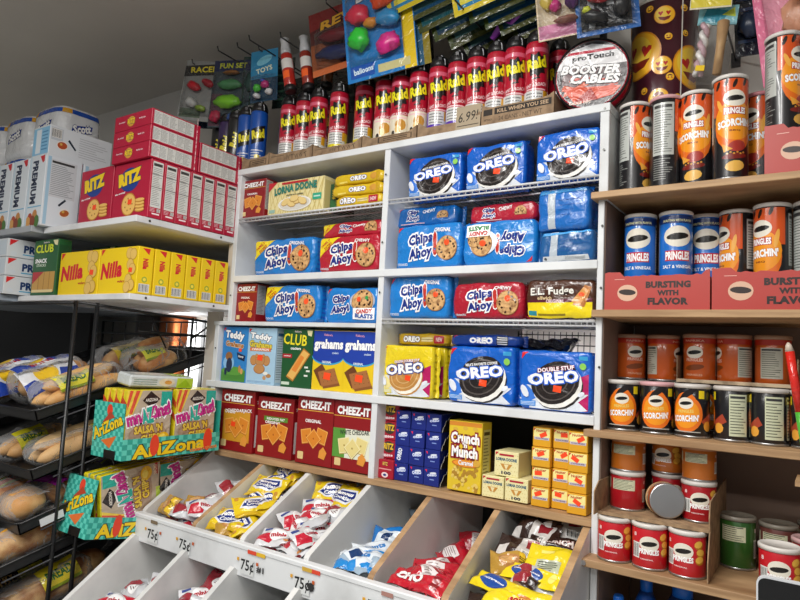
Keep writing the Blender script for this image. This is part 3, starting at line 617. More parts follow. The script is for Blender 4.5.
def wire_shelf(label, x0, x1, z, n, front=.0, mat=M('#d5d7da', 'wire'), back=.30):
    m = MB(); lip = MB()
    lip.tube([(x0, front+.004, z-.004), (x1, front+.004, z-.004)], .0035, mat); lip.tube([(x0, front+.004, z-.016), (x1, front+.004, z-.016)], .0025, mat)
    for yy in (.1, .2, back): m.tube([(x0, yy, z-.007), (x1, yy, z-.007)], .003, mat)
    for i in range(n):
        x = x0 + (x1-x0)*(i+.5)/n; m.tube([(x, front+.002, z-.016), (x, front+.004, z-.0015), (x, back, z-.0015)], .0013, mat, 5)
    return thing('wire_shelf', [('wire_deck', m.mesh('wire_deck')), ('front_lip', lip.mesh('front_lip'))], (0, 0, 0), (0, 0, 0), label, 'wire shelf')
wire_shelf('white wire shelf under the shortbread box in the left column', -1.857, -1.185, 1.995, 34)
wire_shelf('white wire shelf under three big blue sandwich cookie packs at the top', -1.161, -.493, 1.999, 30)
wire_shelf('white wire shelf under the elf fudge and red chewy packs', -1.161, -.493, 1.619, 46)
# thin board shelf, left column third row
m = MB(); m.box(-1.95, -.002, 1.588, -1.185, .3, 1.602, PAINT, .001); m.build('thin_shelf_board', main)
# grid of black wire behind the double-cream pack
m = MB()
for i in range(17): m.tube([(-.80+.018*i, .25, 1.39), (-.80+.018*i, .25, 1.60)], .0013, BLK, 5)
for z in (1.44, 1.50, 1.56, 1.59): m.tube([(-.81, .25, z), (-.5, .25, z)], .0018, BLK, 5)
for x in (-.81, -.5): m.tube([(x, .25, 1.378), (x, .25, 1.6)], .003, BLK, 6)
tag(m.build('wire_grid'), 'black wire grid standing at the back behind the blue double-cream cookie pack', 'wire grid')

# left shelf unit (deeper, beyond the main one)
WH = M('#e2e4e6', 'paint')
left = unit('shelf_unit', 'deep white shelf unit on the left with red cracker boxes on its top shelf', 'shelf unit', [
    ('upper_shelf', -2.47, -.41, 1.90, -1.878, .36, 1.922, WH), ('lower_shelf', -2.62, -.41, 1.643, -1.878, .36, 1.663, WH),
    ('back_panel', -2.62, .35, 1.55, -1.88, .37, 2.15, M('#b9b6ae', 'paint')), ('post', -2.815, -.41, 1.655, -2.795, -.36, 1.90, WH)])
left2 = unit('shelf_unit', 'grey edged shelf at far left under white saltine cracker boxes', 'shelf unit', [
    ('upper_shelf', -3.6, -.455, 1.90, -2.475, .36, 1.924, M('#a9adb2', 'paint')), ('lower_shelf', -3.6, -.475, 1.64, -2.625, .36, 1.664, M('#8e98a4', 'paint')), ('back_panel', -3.6, .35, 1.55, -2.625, .37, 2.15, M('#b9b6ae', 'paint'))])
for y, z in ((-.36, 1.911), (-.06, 1.911), (-.35, 1.653), (-.07, 1.653)):
    m = MB(); m.lathe([(.004, 0), (.004, .0014)], M('#4c4c4a', 'metal'), 10, xf=Matrix.Translation((-1.8775, y, z)) @ Matrix.Rotation(PI/2, 4, 'Y')); m.build('screw_head', left)

# candy bins: two tiers of sloping compartments
def poly_x(m, pts, x0, x1, mat, edge=None):
    """extrude a (y, z) outline along X"""
    n = len(pts); P = [(x0, y, z) for y, z in pts] + [(x1, y, z) for y, z in pts]
    m.add(P, [list(range(n))[::-1], [n+i for i in range(n)]], mat)
    m.add(P, [(i, (i+1) % n, n+(i+1) % n, n+i) for i in range(n)], edge or mat)
bins = bpy.data.objects.new('candy_bin_rack', None); COL.objects.link(bins); tag(bins, 'white painted wooden bin rack with sloping compartments of candy bags below the shelves', 'bin rack')
DX = [-1.903, -1.645, -1.426, -1.175, -.958, -.744, -.503]
for i, x in enumerate(DX):
    m = MB(); poly_x(m, [(-.27, .86), (-.27, .948), (-.262, .957), (-.002, 1.122 if i in (0, ) else 1.104), (.33, 1.104), (.33, .86)], x-.009, x+.009, M('#dcdcda', 'paint'), PLY if i in (1, 4, 5, 6) else M('#dcdcda', 'paint'))
    m.build('divider', bins)
m = MB(); m.box(-1.945, -.288, .853, -.50, -.27, .941, PAINT, .002); m.box(-1.945, -.291, .928, -.50, -.265, .943, PAINT, .003)
A = Art(1.445, .088, 'matte')
pr = [(.055, 4), (.158, 3), (.362, 2), (.545, -2), (.70, 1)]
A.k = 'matte'
for k, (x, s_) in enumerate(((-1.818, 2), (-1.655, -2), (-1.375, 1), (-1.165, 3), (-.92, 0))):
    u = (x+1.945)/1.445; A.r(u-.019, .12, u+.019, .62, '#d5d8d8'); A.t('75¢', u, .38, .036, .42, '#17171a', s_, None, 0, .02)
    A.r(u-.03, .5, u-.024, .6, '#d8a020'); A.r(u+.024, .5, u+.03, .6, '#c2571c')
for u, c in ((.405, '#d9472a'), (.43, '#e0b52a'), (.57, '#d9472a'), (.55, '#c9a23a'), (.09, '#7a6a54'), (.73, '#a87a70')): A.r(u-.012, .80, u+.012, .92, c)
A.t('#1', .43, .4, .02, .2, '#2a2a2c', 0); A.e(.562, .4, .008, .008, '#2a2a2c', 0, 8)
m.art(A, plane((-1.945, -.2885, .853), (1, 0, 0), (0, 0, 1)), None, .0032, .0002); m.build('front_rail', bins)
m = MB(); poly_x(m, [(-.27, .855), (-.27, .885), (.33, .935), (.33, .905), (-.2, .855)], -1.94, -.5, M('#d9dad8', 'paint')); m.build('bin_floor', bins)
m = MB(); m.box(-1.94, .331, .2, -.5, .345, 1.10, M('#bdbbb6', 'paint')); m.build('back_panel', bins)
for i, x in enumerate([-1.903, -1.645, -1.426, -1.175, -.958, -.744, -.503]):
    m = MB(); poly_x(m, [(-.62, .60), (-.62, .655), (-.30, .878), (-.27, .853), (.3, .853), (.3, .60)], x-.009, x+.009, M('#dcdcda', 'paint')); m.build('divider', bins)
m = MB(); poly_x(m, [(-.62, .58), (-.62, .62), (.3, .80), (.3, .77)], -1.95, -.5, M('#bdbdbb', 'paint')); m.build('bin_floor', bins)
m = MB(); m.box(-1.95, -.64, .0, -.5, -.62, .66, PAINT, .002); m.build('front_rail', bins)

# chip cabinet on the right
BR = M('#8a7364', 'matte')
cab = unit('chip_cabinet', 'plywood shelf cabinet on the right filled with chip canisters', 'cabinet', [
    ('shelf_board', -.505, -.022, 1.928, .75, .30, 1.945, PLY), ('shelf_board', -.497, -.022, 1.625, .75, .30, 1.643, PLY),
    ('shelf_board', -.51, -.022, 1.328, .75, .30, 1.345, PLY), ('shelf_board', -.505, -.06, 1.028, .75, .30, 1.046, PLY),
    ('side_panel', -.4755, .004, 0, -.4725, .30, 1.927, M('#7b675b', 'matte')), ('side_panel', .72, .0, 0, .74, .30, 1.927, M('#7b675b', 'matte')),
    ('back_panel', -.472, .30, 0, .75, .315, 1.93, BR)])
m = MB(); m.lathe([(.006, 0), (.006, .002)], M('#c9cacc', 'metal'), 12, xf=Matrix.Translation((-.490, -.0605, 1.037)) @ Matrix.Rotation(PI/2, 4, 'X')); m.build('screw_head', cab)

# ================================================================== CARTONS AND PACKS, MAIN UNIT
def carton(name, label, cat, key, x0, x1, y, z, H, Dp, base, front, side=None, group=None, top=None, rz=0, **k):
    W = x1-x0; me = boxmesh(key, W, Dp, H, base, front, side, top, **k)
    return put(name, me, ((x0+x1)/2, y+Dp/2, z), (0, 0, R(rz)), label, cat, group)
def soft(name, label, key, x0, x1, y, z, H, Dp, base, front, side=None, rx=0, rz=0, group=None, cat='cookie pack', **k):
    W = x1-x0; me = softmesh(key, W, Dp, H, base, front, side, **k)
    return put(name, me, ((x0+x1)/2, y+Dp/2, z), (R(rx), 0, R(rz)), label, cat, group)
RED = '#8f1018'
# left column, row 1
carton('cracker_box', 'small dark red cheese cracker box at the left end of the top wire shelf', 'cracker box', 'chz_s', -1.872, -1.744, .02, 1.997, .147, .06, RED, lambda A: f_cheez(A), s_cheez, rz=0)
carton('shortbread_box', 'wide cream lattice shortbread box with a plate of cookies on the top wire shelf', 'cookie box', 'lorna', -1.735, -1.462, .03, 1.997, .125, .06, '#efe3a8', f_lorna, lambda A: A.r(.1, .1, .9, .9, '#d9ca86'))
carton('cracker_box', 'dark green box standing edge-on between shortbread box and yellow sleeves', 'cracker box', 'grn_s', -1.458, -1.425, .06, 1.997, .10, .1, '#1d4a2c', lambda A: A.r(.1, .1, .9, .4, '#2f6a3c'))
for i, (z, lab) in enumerate(((1.997, 'bottom yellow cookie sleeve of three, with a red square,'), (2.036, 'middle yellow cookie sleeve of the stack of three'), (2.076, 'top yellow cookie sleeve of the stack of three'))):
    soft('cookie_sleeve', lab + ' on the top wire shelf', 'gs%d' % (i > 0), -1.425+.02*(i == 0), -1.205, .02 + .004*i, z, .037, .05, '#e0bd22', f_golden if i else f_goldvar, None, seed=i, n=7, rz=(0, 1.5, -1)[i])
# left column, row 2
soft('cookie_pack', 'large blue chocolate chip pack with yellow family corner on the second shelf', 'ahoyF', -1.80, -1.49, .03, 1.775, .135, .085, '#1a7fd0', f_ahoy, s_oreo)
soft('cookie_pack', 'large red chewy chip cookie pack with yellow family corner', 'ahoyR', -1.465, -1.20, .02, 1.775, .122, .08, '#b81c34', lambda A: f_ahoy(A, True, True, 'CHEWY'), None)
soft('cookie_sleeve', 'red chewy cookie pack lying on top of the large red pack', 'chF', -1.48, -1.21, .045, 1.899, .052, .07, '#b81c34', f_chewyfam, n=10)
# row 3
carton('cracker_box', 'small dark red cheese cracker box on the third shelf beside blue cookie pack', 'cracker box', 'chz_3', -1.860, -1.752, .02, 1.603, .142, .075, RED, lambda A: f_cheez(A), s_cheez)
soft('cookie_pack', 'large blue chocolate chip pack with yellow family corner on the third shelf', 'ahoyF3', -1.715, -1.445, .02, 1.603, .132, .08, '#1a7fd0', f_ahoy, s_oreo, seed=3)
soft('cookie_pack', 'blue chip cookie pack with candy pieces and a white square, third shelf', 'candy', -1.415, -1.195, .02, 1.603, .118, .08, '#1a7fd0', f_candy, seed=4)
# row 4
Z4 = 1.377
carton('snack_box', 'blue teddy snack box with green meadow at the left end', 'snack box', 'ted1', -1.917, -1.781, .02, Z4, .206, .05, '#2f86cf', f_teddyblue, s_pale)
carton('snack_box', 'light blue teddy snack box with brown cinnamon cookies', 'snack box', 'ted2', -1.779, -1.634, .02, Z4, .204, .05, '#a9cde6', f_teddy2, s_pale)
carton('cracker_box', 'dark green club cracker box with a tilted golden cracker', 'cracker box', 'club', -1.601, -1.460, .02, Z4, .202, .05, '#17552c', f_club, s_pale)
carton('graham_box', 'blue and yellow graham cracker box next to the green cracker box', 'cracker box', 'grh', -1.456, -1.319, .02, Z4, .200, .05, '#ecc91a', f_grahams)
carton('graham_box', 'blue and yellow graham cracker box against the white middle post', 'cracker box', 'grh', -1.319, -1.188, .02, Z4, .200, .05, '#ecc91a', f_grahams)
# row 5
Z5 = 1.127
carton('cracker_box', 'tall red cheese cracker box with an orange photo panel, leftmost on the plywood shelf', 'cracker box', 'cz1', -1.90, -1.722, .02, Z5, .222, .05, RED, lambda A: f_cheez(A, snap=True), s_cheez2)
carton('cracker_box', 'shorter red cheese cracker box with a green reduced fat band', 'cracker box', 'cz2', -1.714, -1.538, .03, Z5, .208, .05, RED, lambda A: f_cheez(A, band='#5d8a2c'), s_cheez2)
carton('cracker_box', 'tall plain red cheese cracker box third from the left on the plywood shelf', 'cracker box', 'cz3', -1.510, -1.350, .02, Z5+.002, .227, .05, RED, lambda A: f_cheez(A), s_cheez2)
carton('cracker_box', 'red cracker box with pale white cheddar crackers beside the middle post', 'cracker box', 'cz4', -1.347, -1.188, .02, Z5+.003, .220, .05, RED, lambda A: f_cheez(A, pale=True), s_cheez2)
# right column, row 1
for i, (x0, x1, h, lab) in enumerate(((-1.112, -.917, .132, 'left'), (-.905, -.712, .136, 'middle'), (-.682, -.501, .142, 'right'))):
    soft('cookie_pack', lab + ' one of three big blue sandwich cookie packs on the top wire shelf', 'oreoT%d' % i, x0, x1, .03, 2.001, h, .085, '#0e60c6', lambda A: f_oreo(A), s_oreo, seed=i+5, n=18, fin='z' if i < 2 else 'x')
# row 2
soft('cookie_pack', 'blue chocolate chip cookie pack standing upright at the left of the second row', 'ah1', -1.140, -.902, .02, 1.775, .137, .07, '#1a7fd0', f_ahoysmall, seed=9)
soft('cookie_pack', 'blue chocolate chip cookie pack leaning back on top of the upright one', 'ah2', -1.175, -.945, .06, 1.914, .066, .085, '#1668b4', f_chewysleeve, seed=10, n=10, rx=-6)
soft('cookie_pack', 'blue candy chip cookie pack standing upside down', 'ahu', -.897, -.668, .02, 1.775, .128, .07, '#1a7fd0', f_candyflip, seed=11)
soft('cookie_sleeve', 'red chewy cookie pack lying on the upside down blue pack', 'chs', -.892, -.680, .045, 1.905, .055, .07, '#b81c34', f_chewysleeve, seed=12, n=10)
def f_back(A, v=0):
    A.r(.22, .02, .36, .98, '#b9c3cc'); A.p([(.05, .86), (.97, .9), (.93, .97), (.08, .95)], '#4aa3e6'); A.lines(.42, .3, .92, .75, 4, '#2a62b4', .1, .5)
    if v: A.p([(.06, .02), (.94, .04), (.9, .22), (.1, .2)], '#c9cdd0'); A.e(.14, .11, .03, .03, '#4a4e52', 0, 8); A.lines(.5, .08, .85, .18, 3, '#6a6e72', .3)
soft('cookie_pack', 'upper blue cookie pack turned backwards with a grey seam strip, by the right post', 'bk1', -.668, -.522, .02, 1.862, .118, .11, '#1c6cc0', f_back, s_oreo, seed=13, wr=.005, n=12, fin='z')
soft('cookie_pack', 'lower blue cookie pack turned backwards with white label at its foot', 'bk2', -.660, -.508, .02, 1.775, .086, .11, '#1a5a96', lambda A: f_back(A, 1), s_oreo, seed=14, wr=.005, n=12, fin='z')
# row 3
soft('cookie_pack', 'blue chocolate chip cookie pack on the third wire shelf beside the middle post', 'ah3', -1.156, -.935, .02, 1.621, .130, .07, '#1a7fd0', f_ahoysmall, seed=15)
soft('cookie_pack', 'red chewy chip cookie pack lying in the middle of the third wire shelf', 'ahR3', -.925, -.700, .02, 1.621, .104, .08, '#b01a30', lambda A: f_ahoy(A, True, False, 'CHEWY'), seed=16, n=10)
soft('cookie_pack', 'yellow and brown fudge elf cookie pack on the third wire shelf', 'elf', -.695, -.502, .02, 1.621, .108, .08, '#4c2a1a', f_fudge, seed=17, n=10)
# row 4
for i in range(3):
    soft('cookie_pack', ['front yellow double-cream sandwich cookie pack at the left of the row', 'second yellow cookie pack, just behind the front one', 'third yellow cookie pack, at the back of the three'][i], 'gold', -1.182+.012*i, -.985+.012*i, .03+.055*i, 1.379, .158 - .001*i, .05, '#e8cf1e', lambda A: f_oreo(A, gold=True), lambda A: A.lines(.2, .1, .8, .9, 6, '#b9a01a', .3, .5), seed=18, n=16)
soft('cookie_sleeve', 'yellow cookie sleeve lying on top of the yellow packs', 'gsT', -1.147, -.962, .07, 1.541, .036, .05, '#c9a11c', f_goldvar, n=7, seed=19)
for i in range(2):
    soft('cookie_pack', ['front blue sandwich cookie pack in the middle of the fourth row', 'blue sandwich cookie pack hidden behind the middle one'][i], 'orM', -.935+.012*i, -.722+.012*i, .03+.075*i, 1.379, .162, .07, '#0e60c6', lambda A: f_oreo(A), s_oreo, seed=20, n=16)
soft('cookie_sleeve', 'blue cookie pack with black and white label lying on the middle blue packs', 'orF', -.945, -.722, .05, 1.543, .034, .09, '#123f94', f_oreoflat, n=7, seed=21)
soft('cookie_pack', 'blue double-cream cookie pack with pink corner beside the right post', 'orD', -.710, -.509, .03, 1.379, .158, .075, '#0e60c6', lambda A: f_oreo(A, ds=True), s_oreo, seed=22, n=16)
me = bagmesh('darkwrap', .11, .06, .035, '#10131c', lambda A: A.lines(.1, .3, .8, .7, 3, '#2a3a6a', .4), 5)
for i, (x, y, z, a) in enumerate(((-.70, .14, 1.552, 10), (-.655, .19, 1.545, 60), (-.63, .12, 1.556, -20))):
    put('cookie_wrapper', me, (x, y, z), (R(20), R(a*.3), R(a)), ['crumpled dark wrapped pack lying right beside the middle blue packs', 'crumpled dark wrapped pack farthest back above the pink cornered pack', 'crumpled dark wrapped pack nearest the front above the pink cornered pack'][i], 'cookie pack', 'dark wrapped packs behind the blue cookies')
# row 5: small boxes
posn = ['bottom', 'third', 'second', 'top']
for i in range(4):
    w = .056 if i else .062
    carton('cracker_carton', posn[i] + (' small red cracker carton, the squat one with a white oval' if i == 0 else ' small red cracker carton counted from the top, by the middle post' if i < 3 else ' small red cracker carton in the stack by the middle post'), 'cracker box', 'rs%d' % (i == 0), -1.192 + (.012 if i == 0 else .004*0)+.012, -1.192+w+.024, .05 if i else .025, Z5+.0575*i - (.0 if i else 0), .056, .07, '#a8142c', lambda A, i=i: f_ritzsm(A, i == 0), group=None)
cols = ['left', 'middle', 'right']
q = random.Random(3)
for c in range(3):
    for r in range(4):
        v = 1 if (c, r) == (0, 1) else (2 if (c, r) in ((0, 0), (0, 2), (1, 0), (1, 1)) else 0)
        x = -1.110 + .0545*c
        carton('cookie_carton', 'small navy cookie carton, %s of its column, %s column of the block' % (['bottom', 'third from top', 'second from top', 'top'][r], cols[c]), 'cookie box', 'nb%d' % v, x, x+.052, .03+.006*q.random(), Z5+.0005+.0525*r, .052, .09, '#14267e', lambda A, v=v: f_bluebox(A, v), group='navy cookie cartons on the plywood shelf')
# black display tray side with torn edge
for r in range(4):
    m = MB(); P = [(-.0, 0), (.0, .05)]
    m2 = [(0, .002), (.10, .002), (.10, .05), (.055, .049), (.04, .044), (.03, .034), (.022, .036), (.012, .02), (.004, .014)]
    poly_x(m, [(y, z) for y, z in m2], -.9425, -.9405, M('#17181b', 'card'), M('#8a8478', 'card'))
    tag(m.build('display_tray_side', None, (0, .028, Z5+.0525*r)), 'torn black cardboard tray side right of the navy cartons, %s one' % ['lowest', 'third from top', 'second from top', 'topmost'][r], 'tray')
carton('popcorn_box', 'tall yellow and orange caramel popcorn box with white lettering', 'snack box', 'cnm', -.914, -.808, .02, Z5+.005, .195, .06, '#e3c42c', f_crunch, lambda A: A.facts(.15, .1, .85, .9, 14, '#e6d98a', '#8a7a3a', '#5a4a1a'))
carton('shortbread_carton', 'small cream shortbread carton at lower left beside popcorn box', 'cookie box', 'ls1', -.803, -.738, .02, Z5+.003, .058, .09, '#efe6ae', f_lornas)
carton('shortbread_carton', 'small cream shortbread carton at lower right of the trio', 'cookie box', 'ls2', -.734, -.668, .02, Z5+.003, .061, .09, '#efe6ae', f_lornab)
carton('shortbread_carton', 'small cream shortbread carton on top of the other two', 'cookie box', 'ls3', -.770, -.699, .025, Z5+.0645, .066, .09, '#efe6ae', f_lornab)
for c, (x0, x1, y) in enumerate(((-.661, -.611, .02), (-.609, -.563, .035), (-.560, -.510, .01))):
    for r in range(4):
        carton('wafer_carton', 'small golden cookie carton with orange price sticker, %s in the %s stack' % (['bottom one', 'third from top', 'second from top', 'top one'][r], cols[c]), 'cookie box', 'nt%d%d' % (c, r), x0+q.uniform(-.001, .001), x1, y+.006*q.random(), Z5+.001+.0515*r, .0505, .08, '#dfa31c', lambda A: f_nutter(A, q), group='golden cookie cartons by the right post', rz=q.uniform(-2, 2))
carton('cracker_box', 'dim orange box lying at the back of the plywood shelf behind golden cartons', 'cracker box', 'dim', -.90, -.76, .2, Z5, .09, .06, '#5a3a1c', lambda A: A.r(.1, .2, .9, .8, '#7a5a2a'))

# ================================================================== LEFT UNIT GOODS
RB = '#b5163a'
for i in range(8):
    y = -.372 + .0535*i
    if i == 7: break
    carton('cracker_box', ['frontmost', 'second', 'third', 'fourth', 'fifth', 'sixth', 'last'][i] + ' upright red cracker box in the right hand row, counted from the front', 'cracker box', 'rz', -2.088, -1.876, y, 1.923, .200, .0515, RB, f_ritz, s_nutri, group='upright red cracker boxes in a row')
for i in range(3):
    carton('cracker_box', ['front', 'second', 'third'][i] + ' red cracker box of the short row left of the long one', 'cracker box', 'rz2', -2.307, -2.096, -.372+.0535*i, 1.923, .205, .0515, RB, f_ritz, s_nutri, group='upright red cracker boxes, short row')
for i in range(3):
    carton('cracker_box', ['bottom', 'middle', 'top'][i] + ' of three red cracker boxes lying flat on the front of the row', 'cracker box', 'rzl', -2.096, -1.878, -.385, 2.126+.0565*i, .0555, .197, RB, f_ritzend, s_ritzlong, group='flat red cracker boxes', top=lambda A: A.t('RITZ', .5, .5, .6, .3, '#f6d21f'))
for i in range(2):
    carton('cracker_box', ['lower', 'upper'][i] + ' of two flat red cracker boxes at the rear of the row', 'cracker box', 'rzl', -2.096, -1.878, -.183, 2.126+.0565*i, .0555, .197, RB, f_ritzend, s_ritzlong, group='flat red cracker boxes')
for k, x in enumerate((-2.552, -2.682, -2.812, -2.942)):
    for j in range(2 if k == 0 else 1):
        carton('saltine_box', ['frontmost tall white saltine box next to the red boxes' if j == 0 else 'tall white saltine box standing second behind the red boxes', 'second tall white saltine box from the right', 'third tall white saltine box from the right', 'leftmost tall white saltine box at the picture edge'][k if j == 0 else 0] if not j else 'tall white saltine box tucked behind the frontmost one', 'cracker box', 'pv', x, x+.118, -.445+.145*j, 1.925, .272, .138, '#dfe6ec', f_premv, s_prem, group='tall saltine boxes')
carton('saltine_box', 'long white saltine box lying flat on the tall ones with bowl picture', 'cracker box', 'pl', -2.568, -2.444, -.437, 2.199, .118, .25, '#dde3e8', f_premend, s_premlong)
for i in range(3):
    carton('saltine_box', ['bottom', 'middle', 'top'][i] + ' of three white saltine boxes stacked at the far left of the lower shelf', 'cracker box', 'ps', -2.80, -2.60, -.475, 1.666+.072*i, .070, .24, '#d5dade', lambda A: A.r(.05, .1, .95, .9, '#c9d5de'), s_premsmall, group='flat saltine boxes')
carton('cracker_box', 'green club snack cracker box standing at the front of the lower left shelf', 'cracker box', 'sn', -2.548, -2.372, -.40, 1.665, .212, .05, '#1d5c30', f_snack, lambda A: A.r(.1, .1, .9, .9, '#17492a'))
carton('cracker_box', 'second green cracker box half hidden behind the yellow wafer boxes', 'cracker box', 'sn2', -2.46, -2.30, -.22, 1.665, .212, .05, '#1d5c30', f_snack)
carton('wafer_box', 'yellow wafer box at the front left beside green cracker box', 'cookie box', 'nl', -2.365, -2.105, -.39, 1.664, .158, .06, '#f2cf0c', f_nilla, s_nilla)
for i in range(6):
    carton('wafer_box', ['frontmost', 'second', 'third', 'fourth', 'fifth', 'rearmost'][i] + ' yellow wafer box of the row running back along the shelf end', 'cookie box', 'nl2', -2.10, -1.878, -.39+.0635*i, 1.664, .158-.0015*i*0, .058, '#f2cf0c', f_nilla, s_nilla, group='yellow wafer boxes in a row')
# paper towel packs
def rolls(key, W, Dp, H):
    if key in _mc: return _mc[key]
    bm = MB(); n = 7
    def pos(th, t, k=0):   # rounded-square prism
        c, s_ = math.cos(th), math.sin(th); l = (abs(c)**4.5+abs(s_)**4.5)**(1/4.5); w = noise.noise(Vector((c*3, s_*3, t*5)))*.004
        b = 1-.10*abs(2*t-1)**6
        return Vector((c/l*(W/2*b+w+k), s_/l*(Dp/2*b+w+k), t*H))
    seg, nz = 48, 16
    P = [pos(2*PI*i/seg, j/nz) for j in range(nz+1) for i in range(seg)]
    F = [(j*seg+i, j*seg+(i+1) % seg, (j+1)*seg+(i+1) % seg, (j+1)*seg+i) for j in range(nz) for i in range(seg)] + [list(range(seg))[::-1], [nz*seg+i for i in range(seg)]]
    bm.add(P, F, M('#e6e8ea', 'film'), True)
    per = 2*(W+Dp)
    A = Art(per, H, 'film')
    def surf(u, v, k): return pos(2*PI*u/per - PI, v/H, k)
    A.r(.0, .84, .999, .95, '#1c4fae'); A.r(.38, .84, .43, .95, '#d9a028'); A.r(.12, .84, .17, .95, '#d9a028')
    for c0 in (.25, .5):
        A.p([(c0-.07, .38), (c0+.06, .5), (c0+.07, .68), (c0-.06, .58)], '#1a3f9e'); A.t('Scott', c0, .55, .12, .2, '#ffffff', 12, '#122c78', .05, .05)
    bm.art(A, surf, .012, .001, .0005)
    bm_ = bm.mesh(key); _mc[key] = bm_; return bm_
rm = rolls('rolls', .245, .2, .19)
for k, x in enumerate((-2.79, -3.05, -3.31)):
    for j in range(2):
        put('paper_towel_pack', rm, (x, -.2, 1.925+.19*j+.15*0 + (.0)), (0, 0, 0), '%s white and blue paper towel pack, %s stack from the right' % (['lower', 'upper'][j], ['first', 'second', 'third'][k]), 'paper towels', 'paper towel packs on the top left shelf')
        if j == 1: put('paper_towel_pack', rm, (x, -.2, 1.925+.38), (0, 0, 0), 'topmost white and blue paper towel pack of the %s stack from the right' % ['first', 'second', 'third'][k], 'paper towels', 'paper towel packs on the top left shelf')
m = MB(); m.box(-.045, -.001, 0, .045, .001, .46, M('#8a6f58', 'kraft'))
tag(m.build('carton_flap', None, (-2.37, -.12, 1.924), (0, 0, R(38))), 'brown cardboard flap standing between the towel packs and the flat red boxes', 'cardboard')

# ================================================================== TOP OF THE UNIT: TRAYS AND SPRAY CANS
KR = M('#9c8265', 'kraft')
m = MB(); m.box(-2.25, .02, 2.163, -1.881, D+.04, 2.185, PAINT, .001); m.build('top_board', main)
def tray(x0, x1, label, art=None, h=.043, dip=0):
    W = x1-x0; t = MB(); d = .26
    t.box(0, 0, 0, W, d, .002, KR)
    f = MB(); poly_z = [(0, .002), (W, .002), (W, h+.012), (W*.93, h*.98+.004), (W*.85, h-dip), (W*.15, h-dip), (W*.07, h+.004), (0, h+.012)]
    P = [(x, 0, z) for x, z in poly_z] + [(x, .003, z) for x, z in poly_z]; n = len(poly_z)
    f.add(P, [list(range(n)), [n+i for i in range(n)][::-1]] + [(i, n+i, n+(i+1) % n, (i+1) % n) for i in range(n)], KR)
    if art: A = Art(W, h, 'matte'); art(A); f.art(A, plane((0, 0, 0), (1, 0, 0), (0, 0, 1)))
    parts = [('tray_base', t.mesh('tray_base')), ('front_wall', f.mesh('front_wall'))]
    for x in (0, W-.003):
        s_ = MB(); poly_x(s_, [(.003, .002), (d, .002), (d, .11), (.16, .11), (.08, .05), (.003, h+.012)], x, x+.003, KR); parts.append(('side_wall', s_.mesh('side_wall')))
    s_ = MB(); s_.box(0, d, 0, W, d+.003, .11, KR); parts.append(('back_wall', s_.mesh('back_wall')))
    return thing('cardboard_tray', parts, (x0, .006, 2.1855), (0, 0, 0), label, 'cardboard tray')
DK = '#4a3a2c'
def a_box(A): A.r(.3, .2, .92, .25, DK); A.r(.3, .72, .92, .77, DK); A.r(.3, .2, .33, .77, DK); A.r(.9, .2, .92, .77, DK); A.lines(.4, .3, .84, .66, 2, DK, .5)
def a_scrib(A):
    for i in range(5): A.t('WTW'[i % 3], .45+.1*i, .45, .08, .5, DK, 5*i, None, 0, -.0)
    A.r(.05, .75, .35, .8, DK)
def a_kill(A): A.r(.03, .55, .16, .9, '#2a221b'); A.r(.19, .55, .97, .92, '#2a221b'); A.t('KILL WHEN YOU SEE', .58, .73, .7, .22, '#b79b7c'); A.t('24 CANS - NET WT', .55, .28, .6, .25, DK, 0, None, 0, .0); A.t('ANT ROACH', .1, .3, .12, .12, DK)
trays = [(-1.868, -1.725, 'small brown cardboard tray at the left end holding blue spray cans', a_box, .038), (-1.720, -1.508, 'brown cardboard tray under the leftmost red spray cans', a_scrib, .036), (-1.503, -1.288, 'brown cardboard tray under the red cans with yellow feet', a_scrib, .030), (-1.284, -1.070, 'brown cardboard tray under the red cans with white and gold feet', a_box, .032), (-1.065, -.848, 'brown cardboard tray with the handwritten price card and purple footed cans', None, .036), (-.843, -.622, 'brown cardboard tray with printed dark band, rightmost, holding red spray cans', a_kill, .052)]
for x0, x1, lab, art, h in trays: tray(x0, x1, lab, art, h, .004 if h < .035 else .008 if art is None else 0)
m = MB(); m.box(0, 0, 0, .082, .0015, .072, M('#a89880', 'matte')); A = Art(.082, .072, 'matte'); A.t('6.99!', .5, .52, .78, .42, '#1a1715', 3, None, 0, -.0, .15); A.r(.06, .12, .94, .15, '#1a1715'); m.art(A, plane((0, 0, 0), (1, 0, 0), (0, 0, 1)))
tag(m.build('price_card', None, (-.928, .0035, 2.187), (R(-4), 0, 0)), 'brown handwritten price card reading 6.99 leaning on the tray front', 'price sign')
cans = [(-.6975, 'white'), (-.7635, 'white'), (-.8255+.002, 'white'), (-.8905-.001, 'white'), (-.9585, 'violet'), (-1.0275, 'violet'), (-1.1015, 'gold'), (-1.1725, 'gold'), (-1.240, 'gold'), (-1.326, 'yellow'), (-1.440, 'yellow'), (-1.5335-.004, 'white'), (-1.608, 'white'), (-1.685, 'white')]
ordn = ['first', 'second', 'third', 'fourth', 'fifth', 'sixth', 'seventh', 'eighth', 'ninth', 'tenth', 'eleventh', 'twelfth', 'thirteenth', 'fourteenth']
desc = {'white': 'silver text panel', 'violet': 'purple foot', 'gold': 'white and gold foot', 'yellow': 'yellow foot'}
def spray(kind, base, x, y, lab, dz=0, grp='red insect spray cans on top of the unit'):
    z = 2.189+dz
    th = math.atan2(-x, 1.6+y) * .85 + rnd.uniform(-.14, .10)
    return thing('spray_can', sprayparts(kind, base), (x, y, z), (0, 0, th), lab, 'spray can', grp, (1, 1, 1.135))
for i, (x, k) in enumerate(cans):
    spray(k, '#b3122e', x, .060, 'red insect spray can with %s, %s from the right, front row' % (desc[k], ordn[i]))
